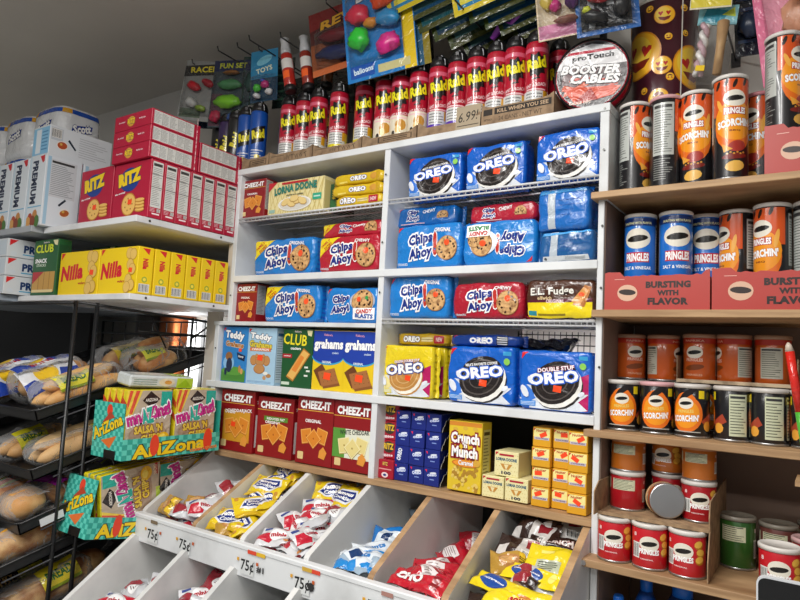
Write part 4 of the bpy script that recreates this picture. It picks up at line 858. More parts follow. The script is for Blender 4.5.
for i, x in enumerate((-.655, -.80, -.93, -1.00, -1.14, -1.21, -1.375, -1.50, -1.56, -1.65)):
    spray('white', '#a51029', x + (.0 if i else -.003), .135 if i else .14, 'red insect spray can in the rear row, %s from the right, mostly hidden' % ordn[i], 0, 'red spray cans in the rear row')
for x, y, k, b, lab in ((-1.838, .05, 'blue', '#1550a8', 'blue spray can with silver text standing rightmost in the small left tray'), (-1.915, .055, 'blue', '#1a58b4', 'second blue spray can, partly behind the flat red boxes'), (-1.755, .125, 'blue', '#123f8c', 'blue spray can in shadow right behind the front blue cans'), (-1.980, .06, 'black', '#1b1d20', 'black spray can with yellow lettering left of the blue cans'), (-2.048, .07, 'purple', '#3a2a56', 'dark purple spray can left of the black one'), (-2.115, .09, 'black', '#26282c', 'leftmost dark spray can standing farthest behind the red boxes')):
    spray(k, b, x, y, lab, 0, None)

# booster cable case
def disc():
    r = .098; c = MB(); X = Matrix.Rotation(PI/2, 4, 'X')
    c.lathe([(r*.96, -.028), (r, -.02), (r, .02), (r*.96, .027)], M('#c21f38', 'film'), 48, xf=X)
    b = MB(); 
    for zz in (-.024, .024): b.lathe([(r*.985, zz-.004), (r*1.03, zz-.003), (r*1.03, zz+.003), (r*.985, zz+.004)], M('#17181a', 'plastic'), 48, xf=X, cap=False)
    f = MB(); A = Art(2*r, 2*r, 'film'); A.e(.5, .5, .475, .475, '#6c6a6c', 0, 48); A.e(.5, .5, .455, .455, '#4c484a', 0, 48); A.e(.5, .42, .40, .30, '#7a6668', 0, 40)
    for i, (x0, y0, x1, y1) in enumerate(((.1, .3, .6, .16), (.2, .42, .85, .3), (.12, .2, .5, .36), (.4, .12, .8, .26))): A.p([(x0, y0), (x1, y1), (x1+.02, y1+.07), (x0+.03, y0+.08)], '#c8381f' if i % 2 else '#d9684a')
    A.p([(.1, .34), (.9, .28), (.8, .16), (.3, .08)], '#d9563a'); A.p([(.25, .1), (.5, .3), (.6, .12)], '#a8251a'); A.p([(.03, .6), (.97, .6), (.93, .7), (.78, .86), (.5, .93), (.22, .86), (.07, .7)], '#e4e4e6')
    A.p([(.16, .8), (.84, .8), (.8, .84), (.2, .84)], '#c22740'); A.t('proTouch', .52, .735, .56, .10, '#222327', 0, None, 0, .05); A.t('BOOSTER', .5, .56, .8, .13, '#f4f4f4', -6, '#17181a', .06, .05, .2); A.t('CABLES', .55, .42, .66, .13, '#f4f4f4', -6, '#17181a', .06, .05, .2); A.t('GAUGE 12FT', .36, .1, .3, .04, '#f1d9c9')
    f.art(A, plane((-r, -.0275, -r), (1, 0, 0), (0, 0, 1)), None, .0005)
    return thing('cable_case', [('shell', c.mesh('shell')), ('zip_edge', b.mesh('zip_edge')), ('clear_front', f.mesh('clear_front'))], (-.533, .06, 2.2885), (0, 0, R(8)), 'round red and black booster cable case with clear front, standing on the unit top', 'cable case')
disc()

# popcorn bin with faces
def emoji(A, u, v, r, rot=0, hearts=True):
    k = A.W/A.H
    A.e(u, v, r, r, '#d98a1e', rot, 28); A.e(u, v, r*.94, r*.94, '#f2b62a', rot, 28); A.e(u-.1*r, v+.12*r*k, r*.72, r*.72, '#f6cf45', rot, 24)
    cr, sr = math.cos(R(rot)), math.sin(R(rot))
    def q(x, y): return (u+(x*cr-y*sr)*r, v+(x*sr+y*cr)*r*k)
    for sx in (-.36, .36):
        A.p([q(sx+a, .18+b) for a, b in ((0, -.26), (.22, .06), (.2, .2), (.08, .22), (0, .12), (-.08, .22), (-.2, .2), (-.22, .06))], '#c22a22')
    A.p([q(a, b) for a, b in ((-.6, -.14), (0, -.26), (.6, -.14), (.42, -.5), (0, -.66), (-.42, -.5))], '#7a2616')
def popbin():
    h = .555; r0, r1 = .074, .088
    b = MB(); b.lathe([(r0, 0), (r1, h)], M('#451825', 'can'), 56, cap=True)
    per = 2*PI*.082; A = Art(per, h, 'can')
    c = .5+.055
    for u, v, r, ro in ((c-.16, .74, .135, -12), (c+.14, .66, .125, 14), (c-.02, .91, .052, 0), (c-.03, .66, .052, 0), (c-.045, .50, .055, 180), (c-.09, .955, .02, 0), (c+.075, .945, .02, 0), (c+.0, .80, .02, 0), (c+.01, .60, .022, 180), (c+.085, .82, .018, 0), (c-.12, .55, .02, 0), (c+.05, .5, .02, 0), (c+.22, .9, .03, 0), (c-.25, .9, .03, 0), (c+.33, .8, .07, 0), (c-.35, .7, .07, 0), (c-.14, .42, .02, 10)): emoji(A, u, v, r*.95, ro)
    A.r(.617, 0, .6235, 1, '#e8e4dc')
    def surf(u, v, k):
        rr = r0+(r1-r0)*v/h; a = (u/per-.5)*2*PI; return Vector(((rr+k)*math.sin(a), -(rr+k)*math.cos(a), v))
    b.art(A, surf, .010, .0004, .00015)
    rm_ = MB(); rm_.lathe([(r1-.002, h-.003), (r1+.003, h-.003), (r1+.003, h+.004), (r1-.003, h+.005), (r1-.005, h-.004)], M('#d9d5cc', 'plastic'), 56, cap=False)
    return thing('popcorn_bin', [('bin_body', b.mesh('bin_body')), ('rim', rm_.mesh('rim'))], (-.380, .200, 1.946), (0, 0, 0), 'tall maroon tub printed with yellow heart-eyed faces behind the orange canisters', 'tub')
popbin()

# ================================================================== CHIP CANISTERS
def can(kind, x, y, z, rot, lab, base, r=.038, h=.235, lid='#dcd8d2', grp=None, xyz=None):
    th = math.atan2(-x, 1.6+y) + R(rot)
    return thing('chip_canister', canparts(kind, r, h, base, lid), (x, y, z), xyz or (0, 0, th), lab, 'chip canister', grp)
OR = '#17161a'
L1 = 1.946
can('tall_orange', -.421, .070, L1, 62, 'tall orange and black canister next to the white post, mostly showing its fine print', OR, h=.243)
can('tall_orange', -.343, .062, L1, 112, 'tall canister turned to its black and grey fine print, with pink lid tab', OR, lid='#d9a8ac', h=.243)
can('tall_orange', -.271, .066, L1, -14, 'tall orange canister with front badge in front of the maroon tub', OR, h=.243)
can('tall_orange', -.236, .155, L1, 20, 'tall orange canister in second row squeezed behind the tallest one', OR, h=.243)
can('tall_orange', -.194, .040, L1+.004, 16, 'nearest and tallest looking orange canister in the middle of the top shelf', OR, h=.252)
can('tall_orange', -.138, .125, L1, -42, 'tall orange canister with pink lid beside the red carton', OR, lid='#d98a94')
can('tall_orange', -.084, .050, 2.049, 60, 'tall canister standing inside the red carton at upper right', OR)
can('tall_orange', .005, .050, 2.049, 40, 'tall canister at the right edge inside the red carton', OR)
def redtray(x0, x1, z, h, label, full=False, d=.2):
    W = x1-x0; rc = M('#b33c34', 'card'); parts = []
    f = MB(); q = random.Random(int(x0*1000)+5); n = 26; top = [(W*(1-i/n), h - .004 + q.uniform(-.0015, .0025) + (.010 if (i < 2 or i > n-5) else 0)) for i in range(n+1)]
    pz = [(0, 0), (W, 0)] + top; P = [(x, 0, zz) for x, zz in pz] + [(x, .003, zz) for x, zz in pz]; k = len(pz)
    f.add(P, [list(range(k)), [k+i for i in range(k)][::-1]], rc); f.add(P, [(i, k+i, k+(i+1) % k, (i+1) % k) for i in range(k)], M('#d8b9a2', 'kraft'))
    A = Art(W, h, 'card')
    A.e(.23, .48, .10, .085, '#d9b096'); A.e(.23, .5, .085, .03, '#2a1a17', -4, 16)
    if not full:
        A.t('BURSTING', .62, .70, .42, .19, '#2a1a17', 0, None, 0, .06); A.t('WITH', .62, .47, .2, .15, '#2a1a17', 0, None, 0, .06); A.t('FLAVOR', .62, .24, .38, .2, '#2a1a17', 0, None, 0, .06)
    A.r(.1, .86, .2, .875, '#e9b3a6')
    f.art(A, plane((0, 0, 0), (1, 0, 0), (0, 0, 1))); parts.append(('front_wall', f.mesh('front_wall')))
    b = MB(); b.box(0, .003, 0, W, d, .002, rc); parts.append(('tray_base', b.mesh('tray_base')))
    for x in (0, W-.002): s_ = MB(); s_.box(x, .003, .002, x+.002, d, h*.9, rc); parts.append(('side_wall', s_.mesh('side_wall')))
    s_ = MB(); s_.box(0, d, 0, W, d+.002, h, rc); parts.append(('back_wall', s_.mesh('back_wall')))
    if full: s_ = MB(); s_.box(.003, .004, h-.008, W-.003, d-.001, h-.005, rc); parts.append(('top_wall', s_.mesh('top_wall')))
    return thing('carton_tray', parts, (x0, .0, z), (0, 0, 0), label, 'carton')
redtray(-.120, .12, L1, .108, 'plain red carton on the top shelf at the right picture edge, canisters on it', True)
L2 = 1.644
redtray(-.471, -.230, L2, .088, 'left red display carton with black slogan under the blue canisters')
redtray(-.226, .03, L2, .090, 'right red display carton with black slogan under the orange canisters')
can('blue', -.410, .098, L2+.003, -12, 'left of two bright blue canisters, its badge cut at the left', '#1b6ec8', h=.252, r=.039)
can('blue', -.323, .098, L2+.003, 6, 'right of two bright blue canisters, badge centred', '#1b6ec8', h=.252, r=.039)
can('blue', -.262, .160, L2+.003, 0, 'dim blue canister standing behind, in the shadow of the second shelf', '#1b5aa8', h=.252, r=.039)  # base blue set darker to imitate the shelf shadow
can('tall_orange', -.189, .135, L2+.003, -62, 'orange and black canister turned aside, behind the right display carton', OR, h=.252, r=.039)
can('tall_orange', -.111, .098, L2+.003, -40, 'orange canister with badge at left, front of the right display carton', OR, h=.252, r=.039)
can('tall_orange', -.030, .100, L2+.003, 75, 'canister at the right picture edge on the second shelf', OR, h=.252, r=.039)
L3 = 1.346
for i, (x, ro) in enumerate(((-.437, -8), (-.357, -4), (-.277, -22), (-.192, -125), (-.117, -128), (-.037, -130))):
    can('short_dark', x, .068 if i < 3 else .078, L3, ro, ['leftmost short black canister with orange swirl', 'second short black canister with orange swirl and pink lid edge', 'third short black canister with yellow price sticker, badge turned left', 'short canister showing its pale green fine print panel', 'darker short canister showing its fine print, right of the pale one', 'short canister at the right edge of the third shelf'][i], OR, .0385, .124, '#cfcac4' if i != 1 else '#d9a8ac')
for i, x in enumerate((-.43, -.35, -.27, -.19, -.11)):
    can('short_dark', x, .160, L3, 5*i, 'short black canister in the hidden rear row, %s from the left' % ordn[i], OR, .0385, .124, '#cfcac4', 'short canisters of the rear row')
m = MB()
m.box(-.322, .118, 1.4735, -.062, .26, 1.4755, KR)
d = m.mesh('tray_deck'); m2 = MB(); m2.box(-.322, .115, 1.4735, -.062, .118, 1.482, M('#c9b496', 'kraft')); m3 = MB(); m3.box(-.064, .118, 1.4755, -.062, .26, 1.54, M('#b9a27f', 'kraft')); m4 = MB(); m4.box(-.322, .118, 1.4755, -.32, .26, 1.54, KR)
thing('cardboard_tray', [('tray_deck', d), ('front_wall', m2.mesh('front_wall')), ('side_wall', m3.mesh('side_wall')), ('side_wall', m4.mesh('side_wall'))], (0, 0, 0), (0, 0, 0), 'shallow cardboard tray bridging the short canisters, holding three dim orange ones', 'cardboard tray')
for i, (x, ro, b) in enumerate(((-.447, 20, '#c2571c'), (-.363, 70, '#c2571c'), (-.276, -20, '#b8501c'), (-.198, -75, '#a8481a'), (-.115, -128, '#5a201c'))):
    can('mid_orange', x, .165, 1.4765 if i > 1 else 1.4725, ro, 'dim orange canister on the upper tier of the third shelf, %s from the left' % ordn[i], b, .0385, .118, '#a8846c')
# third shelf: cut cardboard side pieces
m = MB(); m.box(-.002, 0, 0, .002, .15, .07, KR); tag(m.build('cardboard_piece', None, (-.052, -.01, L3), (0, R(4), 0)), 'torn upright cardboard edge at the right end of the third canister shelf', 'cardboard')
# striped candy tube
m = MB(); m.tube([(0, 0, 0), (0, 0, .13)], .009, M('#4fae3a', 'film'), 14); m2 = MB(); m2.tube([(0, 0, .13), (0, 0, .255)], .0088, M('#d4281f', 'film'), 14); m3 = MB(); m3.tube([(0, 0, .255), (0, 0, .268), (0, 0, .274)], [.0088, .006, .002], M('#c8b8a8', 'plastic'), 14)
thing('candy_tube', [('lower_half', m.mesh('lower_half'), [], 'green lower half'), ('upper_half', m2.mesh('upper_half'), [], 'red upper half'), ('tip', m3.mesh('tip'))], (-.036, -.045, 1.30), (0, R(-8), 0), 'thin red and green candy tube leaning at the right picture edge', 'candy tube')
m = MB(); m.box(-.06, -.13, 1.29, .1, -.022, 1.299, PLY); tag(m.build('ledge', None, (0.0, 0, 0)), 'small ledge at the right edge carrying the candy tube', 'ledge')
L4 = 1.047
for i, x in enumerate((-.4335, -.353, -.272)):
    can('short_red', x, -.006, L4, (-4, -2, -14)[i], ['leftmost', 'middle', 'rightmost'][i] + ' of three bright red short canisters at the front of the lowest shelf', '#c21a26', .0388, .100)
can('short_red', -.093, -.004, L4, -2, 'bright red short canister at lower right behind the black device', '#c21a26', .0388, .100)
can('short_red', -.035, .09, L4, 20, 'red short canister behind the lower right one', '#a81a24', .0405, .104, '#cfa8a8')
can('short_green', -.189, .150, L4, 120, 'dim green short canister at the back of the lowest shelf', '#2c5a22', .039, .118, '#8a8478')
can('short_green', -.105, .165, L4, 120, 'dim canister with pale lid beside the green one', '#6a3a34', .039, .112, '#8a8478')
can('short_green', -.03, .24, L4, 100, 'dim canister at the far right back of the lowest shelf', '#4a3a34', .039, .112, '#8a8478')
KR2 = M('#a88a68', 'kraft')
def deck():
    ps = []
    def bx(nm, *a): b = MB(); b.box(*a, KR2); ps.append((nm, b.mesh(nm)))
    bx('deck', -.470, -.02, 1.1500, -.226, .24, 1.1525); bx('deck_lip', -.470, -.023, 1.148, -.226, -.02, 1.1555)
    b = MB(); poly_x(b, [(-.05, 1.150), (-.05, 1.205), (-.015, 1.225), (.24, 1.225), (.24, 1.150)], -.4725, -.470, KR2); ps.append(('side_wall', b.mesh('side_wall')))
    b = MB(); poly_x(b, [(-.045, 1.047), (-.045, 1.09), (-.02, 1.15), (-.026, 1.18), (-.015, 1.215), (.24, 1.235), (.24, 1.047)], -.226, -.2235, KR2); ps.append(('side_wall', b.mesh('side_wall')))
    b = MB(); b.box(-.470, .237, 1.047, -.226, .24, 1.15, KR2); ps.append(('back_wall', b.mesh('back_wall')))
    return thing('cardboard_display', ps, (0, 0, 0), (0, 0, 0), 'two tier brown cardboard display holding red and orange short canisters', 'cardboard display')
deck()
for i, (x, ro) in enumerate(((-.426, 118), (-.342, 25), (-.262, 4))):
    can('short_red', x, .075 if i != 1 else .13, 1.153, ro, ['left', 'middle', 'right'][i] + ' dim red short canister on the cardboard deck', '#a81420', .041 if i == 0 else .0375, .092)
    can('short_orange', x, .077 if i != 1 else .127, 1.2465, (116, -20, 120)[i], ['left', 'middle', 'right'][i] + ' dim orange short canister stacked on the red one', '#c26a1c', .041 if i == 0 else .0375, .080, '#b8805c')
# the canister lying on its side: two of them nested
can('short_orange', -.322, .028, 1.194, 0, 'short canister tipped over, its silver bottom facing the room', '#b8602a', .0395, .062, '#c9a070', xyz=(R(-97), R(20), R(18)))
# card terminal
def device():
    b = MB(); b.rr = None
    def rounded(m, W, H, y0, y1, rad, mat):
        P = []
        for (cx, cz, a) in ((W-rad, H-rad, 0), (rad, H-rad, 90), (rad, rad, 180), (W-rad, rad, 270)):
            for i in range(7): P.append((cx+rad*math.cos(R(a+90*i/6)), cz+rad*math.sin(R(a+90*i/6))))
        n = len(P); V = [(x, y0, z) for x, z in P] + [(x, y1, z) for x, z in P]
        m.add(V, [list(range(n))[::-1], [n+i for i in range(n)], *[(i, (i+1) % n, n+(i+1) % n, n+i) for i in range(n)]], mat)
    rounded(b, .16, .14, .0, .009, .012, M('#c9ccd0', 'plastic')); s_ = MB(); rounded(s_, .155, .135, -.001, .001, .010, M('#0d0f12', 'plastic'))
    for v in range(len(s_.v)): s_.v[v] = (s_.v[v][0]+.0025, s_.v[v][1], s_.v[v][2]+.0025)
    st = MB(); st.box(.07, .009, -.95, .09, .03, .08, M('#1b1c1f', 'plastic'))
    return thing('tablet', [('frame', b.mesh('frame')), ('screen', s_.mesh('screen')), ('stand', st.mesh('stand'))], (-.094, -.5, 1.068), (0, 0, 0), 'black tablet screen with light rounded edge at the lower right corner', 'tablet')
device()
# jugs under the lowest shelf
m = MB(); m.box(-.472, 0, .66, .7, .3, .68, PLY); m.build('shelf_board', cab)
def jug(x, y, r, h, lab, col='#124a9c'):
    b = MB(); b.lathe([(r*.9, 0), (r, .02), (r, h*.6), (r*.8, h*.8), (r*.35, h*.93)], M(col, 'plastic'), 28); c = MB(); c.lathe([(r*.42, h*.9), (r*.42, h), (r*.36, h+.005)], M('#1a6ad0', 'plastic'), 24)
    thing('jug', [('jug_body', b.mesh('jug_body')), ('cap', c.mesh('cap'))], (x, y, .681), (0, 0, 0), lab, 'jug', None)
jug(-.435, .045, .03, .262, 'blue rounded bottle nearest the post under the lowest canister shelf', '#1b6ad0')
jug(-.385, .11, .035, .30, 'small dark blue bottle behind the nearest one'); jug(-.30, .10, .055, .31, 'large dark blue bottle in the shade under the shelf', '#0f3a80'); jug(-.19, .10, .05, .30, 'second dark blue bottle in the shade, farther right', '#0f3470')

# ================================================================== BAGS IN THE BINS
def bg_yel(A):
    A.p([(.0, .0), (1, 0), (1, .12), (0, .16)], '#d9b21a'); A.p([(.12, .34), (.3, .74), (.82, .82), (.9, .5), (.7, .26), (.3, .22)], '#e9ecf2'); A.p([(.17, .38), (.33, .68), (.78, .76), (.84, .52), (.66, .32), (.32, .28)], '#16307e')
    A.t('Famous', .5, .6, .5, .16, '#ffffff', 8, None, 0, .05, .2); A.t('Cookies', .52, .42, .5, .14, '#e9ecf2', 8, None, 0, .04, .2); A.e(.9, .2, .05, .06, '#c98f3a'); A.e(.1, .82, .05, .06, '#c98f3a')
def bg_gold(A): A.e(.5, .5, .3, .24, '#b9824a'); A.e(.45, .52, .2, .17, '#d9a86a'); A.p([(.75, .1), (.95, .1), (.95, .9), (.8, .9)], '#e9c02a'); A.t('NUT', .85, .5, .2, .2, '#20180f', 80)
def bg_red(A): A.p([(.0, .2), (.4, .1), (.5, .5), (.1, .6)], '#c21f36'); A.e(.55, .5, .24, .2, '#f1f1f2'); A.p([(.5, .9), (.95, .6), (.98, .95)], '#c21f36'); A.t('minis', .55, .5, .4, .18, '#b31c30', 10, None, 0, .05); A.e(.82, .25, .07, .07, '#d98a4a'); A.p([(.7, .0), (1, .0), (1, .2)], '#6a1a24'); A.r(.08, .72, .3, .84, '#3a4a8a')
def bg_blue(A): A.p([(0, 0), (1, 0), (1, .25), (0, .4)], '#1f86d0'); A.t('mints', .5, .6, .5, .2, '#2a7ac0', 5, None, 0, .05)
def bg_clear(A): A.p([(.1, .2), (.7, .1), (.9, .6), (.3, .8)], '#dfe9f2'); A.p([(.3, .3), (.5, .2), (.6, .6), (.4, .6)], '#1b3a6a')
def bg_cho(A): A.p([(.28, .2), (.72, .26), (.68, .72), (.3, .7)], '#e3dcdc'); A.lines(.34, .3, .64, .64, 5, '#8a7a7a', .35, .3); A.p([(.05, .1), (.2, .12), (.15, .3)], '#f1e3e3')
def bg_cho2(A): A.t('CHO', .35, .52, .5, .42, '#f4eeee', 0, '#8a0f1c', .05, .07); A.r(.78, .2, .9, .8, '#8a0f1c')
def bg_ymm(A): A.e(.42, .5, .28, .14, '#1b4a9c', -4); A.t('nutrageous', .42, .5, .46, .14, '#e9ecf4', -4, None, 0, .04); A.e(.85, .5, .06, .1, '#f7ea7a')
def bg_brown(A): A.p([(.45, .1), (.92, .14), (.9, .86), (.5, .84)], '#c9c4c0'); A.p([(.62, .5), (.86, .54), (.84, .82), (.6, .8)], '#8a1f2a'); A.r(.55, .15, .86, .42, '#e8e6e3'); A.bars(.58, .18, .84, .4, 10); A.p([(.03, .2), (.25, .15), (.3, .5), (.08, .5)], '#d9d4d0')
def bg_choc(A): A.t('CRUNCH', .5, .55, .7, .3, '#e3d8d0', 0, '#7a1c1c', .05, .06); A.r(.05, .1, .95, .2, '#8a6a3a')
def bg_ylab(A): A.r(.25, .12, .8, .5, '#b9c0a8'); A.lines(.3, .16, .76, .46, 5, '#4a4e46', .4, .3); A.r(.3, .7, .6, .8, '#f7ea7a')
def bg_ysn(A): A.e(.6, .4, .2, .12, '#c9772a', 15); A.t('sour', .58, .4, .3, .16, '#b3201c', 12, '#f7ea7a', .05, .05)
def bg_silver(A): A.p([(.1, .1), (.5, .2), (.4, .9), (.05, .7)], '#9a2a36'); A.e(.65, .5, .2, .18, '#f2f3f4'); A.lines(.55, .35, .8, .6, 3, '#6a3a42', .4, .4)
BG = {'yel': ('#e6c81c', bg_yel, .135, .10, .034), 'gold': ('#b98f3a', bg_gold, .09, .07, .03), 'red': ('#d6d7da', bg_red, .115, .085, .026), 'blue': ('#dfe7ee', bg_blue, .12, .085, .026), 'clear': ('#9fb4c6', bg_clear, .12, .09, .04), 'cho': ('#b3152a', bg_cho, .125, .09, .034), 'cho2': ('#c01a2c', bg_cho2, .16, .06, .028),
      'ymm': ('#efd51a', bg_ymm, .15, .055, .02), 'brown': ('#33201a', bg_brown, .13, .10, .036), 'choc': ('#2a1a16', bg_choc, .13, .05, .022), 'ylab': ('#ead21c', bg_ylab, .11, .10, .022), 'ysn': ('#ecd41c', bg_ysn, .15, .09, .022), 'silver': ('#c6c8cc', bg_silver, .11, .085, .03), 'bluepl': ('#1478c8', bg_clear, .11, .085, .036), 'redtop': ('#a3182c', bg_silver, .12, .08, .026), 'navy': ('#14243f', bg_clear, .12, .09, .03)}
names = {'yel': 'yellow', 'gold': 'golden brown', 'red': 'white and red', 'blue': 'white and light blue', 'clear': 'greyish clear', 'cho': 'crimson', 'cho2': 'long crimson', 'ymm': 'long yellow', 'brown': 'dark brown', 'choc': 'slim chocolate brown', 'ylab': 'bright yellow', 'ysn': 'flat bright yellow', 'silver': 'silver', 'bluepl': 'blue', 'redtop': 'dark red', 'navy': 'navy'}
cnt = {}
def bag(kind, x, y, z, rz, rx=24, ry=0, where='', grp=None):
    b, f, W, H, T = BG[kind]; k = cnt.get(kind, 0); cnt[kind] = k+1; v = k % 3
    me = bagmesh('bag_%s%d' % (kind, v), W, H, T, b, f, v*2+len(kind))
    E_ = Euler((R(rx), R(ry), R(rz))).to_matrix(); vs = [E_ @ q_.co for q_ in me.vertices]
    lo = min(q_.x for q_ in vs); hi = max(q_.x for q_ in vs); yh = max(q_.y for q_ in vs); yl = min(q_.y for q_ in vs)
    L_ = max([d_ for d_ in DX if d_ < x] or [-1.95]) + .011; H_ = min([d_ for d_ in DX if d_ > x]) - .011
    if hi-lo > H_-L_: x = (L_+H_)/2 - (lo+hi)/2
    else: x = min(max(x, L_-lo), H_-hi)
    up = z > .86 and where.find('lower bin') < 0
    if 'fourth upper' in where or 'fifth upper' in where:
        k_ = (1.5-.955)/(1.5-z); x *= k_; y = -1.6+(y+1.6)*k_; z = .955
        x = min(max(x, L_-lo), H_-hi)
    y = max(y, (-.268 if up else -.60) - yl); y = min(y, .32-yh)
    fl = (lambda yy: .885+.0834*(yy+.27)) if up else (lambda yy: .62+.196*(yy+.62))
    dz = max(fl(y+q_.y) - (z+q_.z) for q_ in vs)
    if dz > -.0: z += dz+.001
    return put('snack_bag', me, (x, y, z), (R(rx), R(ry), R(rz)), '%s snack bag %s' % (names[kind], where), 'snack bag', grp)
b1, b2, b3, b4, b5, b6 = ['in the %s bin compartment' % s_ for s_ in ('leftmost upper', 'second upper', 'third upper', 'fourth upper', 'fifth upper', 'rightmost upper')]
BAGS = [
 ('gold', -1.848, -.215, .965, -10, 50, 0, 'standing at the front corner of the leftmost upper bin'), ('silver', -1.770, -.195, .955, 40, 20, 10, 'with red corner, front of the leftmost upper bin'), ('silver', -1.745, -.12, .985, -30, 22, 0, 'in the middle of the leftmost upper bin'), ('silver', -1.735, -.04, 1.01, 70, 30, 0, 'farthest back in the leftmost upper bin'),
 ('yel', -1.600, -.195, .963, 10, 30, 0, 'with navy print, front left of the second upper bin'), ('yel', -1.500, -.185, .960, -35, 20, 10, 'front right of the second upper bin'), ('gold', -1.545, -.23, .945, 50, 20, 0, 'small one at the very front of the second upper bin'),
 ('yel', -1.585, -.10, 1.000, -20, 25, 0, 'buried in the middle of the second upper bin'), ('yel', -1.50, -.07, 1.005, 30, 25, 0, 'right middle of the second upper bin'), ('yel', -1.565, -.045, 1.045, 8, 34, 0, 'big one lying on top in the second upper bin'), ('yel', -1.585, .055, 1.078, -8, 30, 0, 'topmost under the cracker boxes in the second upper bin'), ('yel', -1.625, -.01, 1.05, 62, 20, -14, 'leaning on the wooden divider of the second upper bin'),
 ('red', -1.355, -.205, .953, 20, 22, 0, 'front left of the third upper bin'), ('red', -1.255, -.215, .950, -15, 22, 0, 'front right of the third upper bin'), ('red', -1.315, -.155, .975, -40, 26, 8, 'second layer of the third upper bin, left'), ('red', -1.225, -.145, .978, 35, 26, 0, 'second layer of the third upper bin, right'), ('red', -1.300, -.085, 1.002, 10, 26, 0, 'middle of the third upper bin'), ('silver', -1.235, -.06, 1.012, -30, 26, 0, 'pale one at the back of the third upper bin'), ('red', -1.36, -.11, .985, 70, 24, 0, 'against the left divider of the third upper bin'),
 ('red', -1.33, -.04, 1.015, 40, 28, 0, 'half way up the left of the third upper bin'), ('silver', -1.27, -.12, 1.0, -60, 26, 0, 'pale one half buried in the third upper bin'), ('red', -1.24, -.19, .975, 80, 24, 0, 'against the wooden divider of the third upper bin'),
 ('yel', -1.53, -.13, 1.0, 60, 26, 0, 'half buried right of centre in the second upper bin'), ('yel', -1.48, .06, 1.07, 10, 32, 0, 'at the back right of the second upper bin'), ('gold', -1.80, -.14, .97, 30, 22, 0, 'small one in the middle left of the leftmost upper bin'), ('red', -1.69, -.17, .97, 60, 22, 0, 'right front of the leftmost upper bin'),
 ('yel', -1.365, .03, 1.05, 30, 35, 0, 'at the back left of the third upper bin'), ('yel', -1.275, .015, 1.045, -12, 45, 0, 'with navy print standing at the back of the third upper bin'), ('gold', -1.22, .07, 1.06, 60, 35, 0, 'dark one at the back right of the third upper bin'),
 ('blue', -1.015, -.20, .945, 15, 20, 0, 'alone at the front of the fourth upper bin'), ('blue', -1.02, -.145, .965, 50, 24, 0, 'behind the front one in the fourth upper bin'), ('bluepl', -1.015, -.085, .99, 20, 40, 0, 'in the middle of the fourth upper bin'), ('clear', -1.03, .0, 1.03, 60, 40, 0, 'upper back of the fourth upper bin'), ('clear', -1.04, .07, 1.06, 20, 40, 0, 'highest at the back of the fourth upper bin'),
 ('cho2', -.835, -.235, .945, -4, 26, 0, 'with white letters at the front of the fifth upper bin'), ('cho', -.790, -.175, .965, 20, 24, 0, 'with white label in the middle of the fifth upper bin'), ('cho', -.795, -.10, .99, -50, 30, 10, 'leaning right in the fifth upper bin'), ('cho', -.79, -.03, 1.015, 30, 30, 0, 'farthest back in the fifth upper bin'), ('cho', -.825, -.14, .965, 70, 18, 0, 'at the bottom of the fifth upper bin'),
 ('ymm', -.655, -.175, .975, -18, 24, 0, 'with blue oval at the front of the rightmost upper bin'), ('ysn', -.575, -.205, .965, -8, 26, 0, 'right front of the rightmost upper bin'), ('choc', -.630, -.135, .985, -25, 28, 0, 'with white lettering in the rightmost upper bin'), ('silver', -.585, -.125, .99, 10, 28, 0, 'round tagged one in the rightmost upper bin'), ('ylab', -.560, -.07, 1.02, 4, 38, 0, 'with grey label in the rightmost upper bin'), ('ymm', -.55, -.125, 1.0, -5, 28, 0, 'lying across the right side of the rightmost upper bin'), ('gold', -.665, -.095, 1.005, 30, 40, 0, 'at the left side of the rightmost upper bin'),
 ('brown', -.655, -.045, 1.025, 5, 30, 0, 'with barcode label, left middle of the rightmost upper bin'), ('brown', -.645, .02, 1.055, -14, 45, 0, 'behind the barcode bag in the rightmost upper bin'), ('ylab', -.60, .045, 1.06, 30, 40, 0, 'in shade in the middle back of the rightmost upper bin'), ('choc', -.56, .0, 1.045, 10, 40, 0, 'with pale print, right back of the rightmost upper bin'), ('brown', -.565, .065, 1.075, 20, 45, 0, 'deepest on the right, last upper bin'),
 ('red', -1.800, -.42, .715, 10, 18, 0, 'front of the leftmost lower bin'), ('silver', -1.80, -.35, .735, -30, 20, 0, 'middle of the leftmost lower bin'), ('silver', -1.74, -.28, .755, 40, 20, 0, 'back of the leftmost lower bin'),
 ('red', -1.575, -.40, .72, -20, 18, 0, 'front left of the second lower bin'), ('silver', -1.55, -.335, .745, 15, 24, 0, 'middle of the second lower bin'), ('red', -1.52, -.38, .725, 40, 20, 0, 'front right of the second lower bin'), ('redtop', -1.555, -.235, .785, -6, 40, 0, 'standing at the back of the second lower bin'), ('red', -1.59, -.29, .755, 60, 20, 0, 'left side of the second lower bin'),
 ('navy', -1.31, -.28, .76, 10, 20, 0, 'left in the third lower bin'), ('navy', -1.25, -.23, .775, -30, 20, 0, 'right in the third lower bin'), ('navy', -1.05, -.3, .75, 10, 20, 0, 'in the fourth lower bin')]
for b in BAGS: bag(*b)

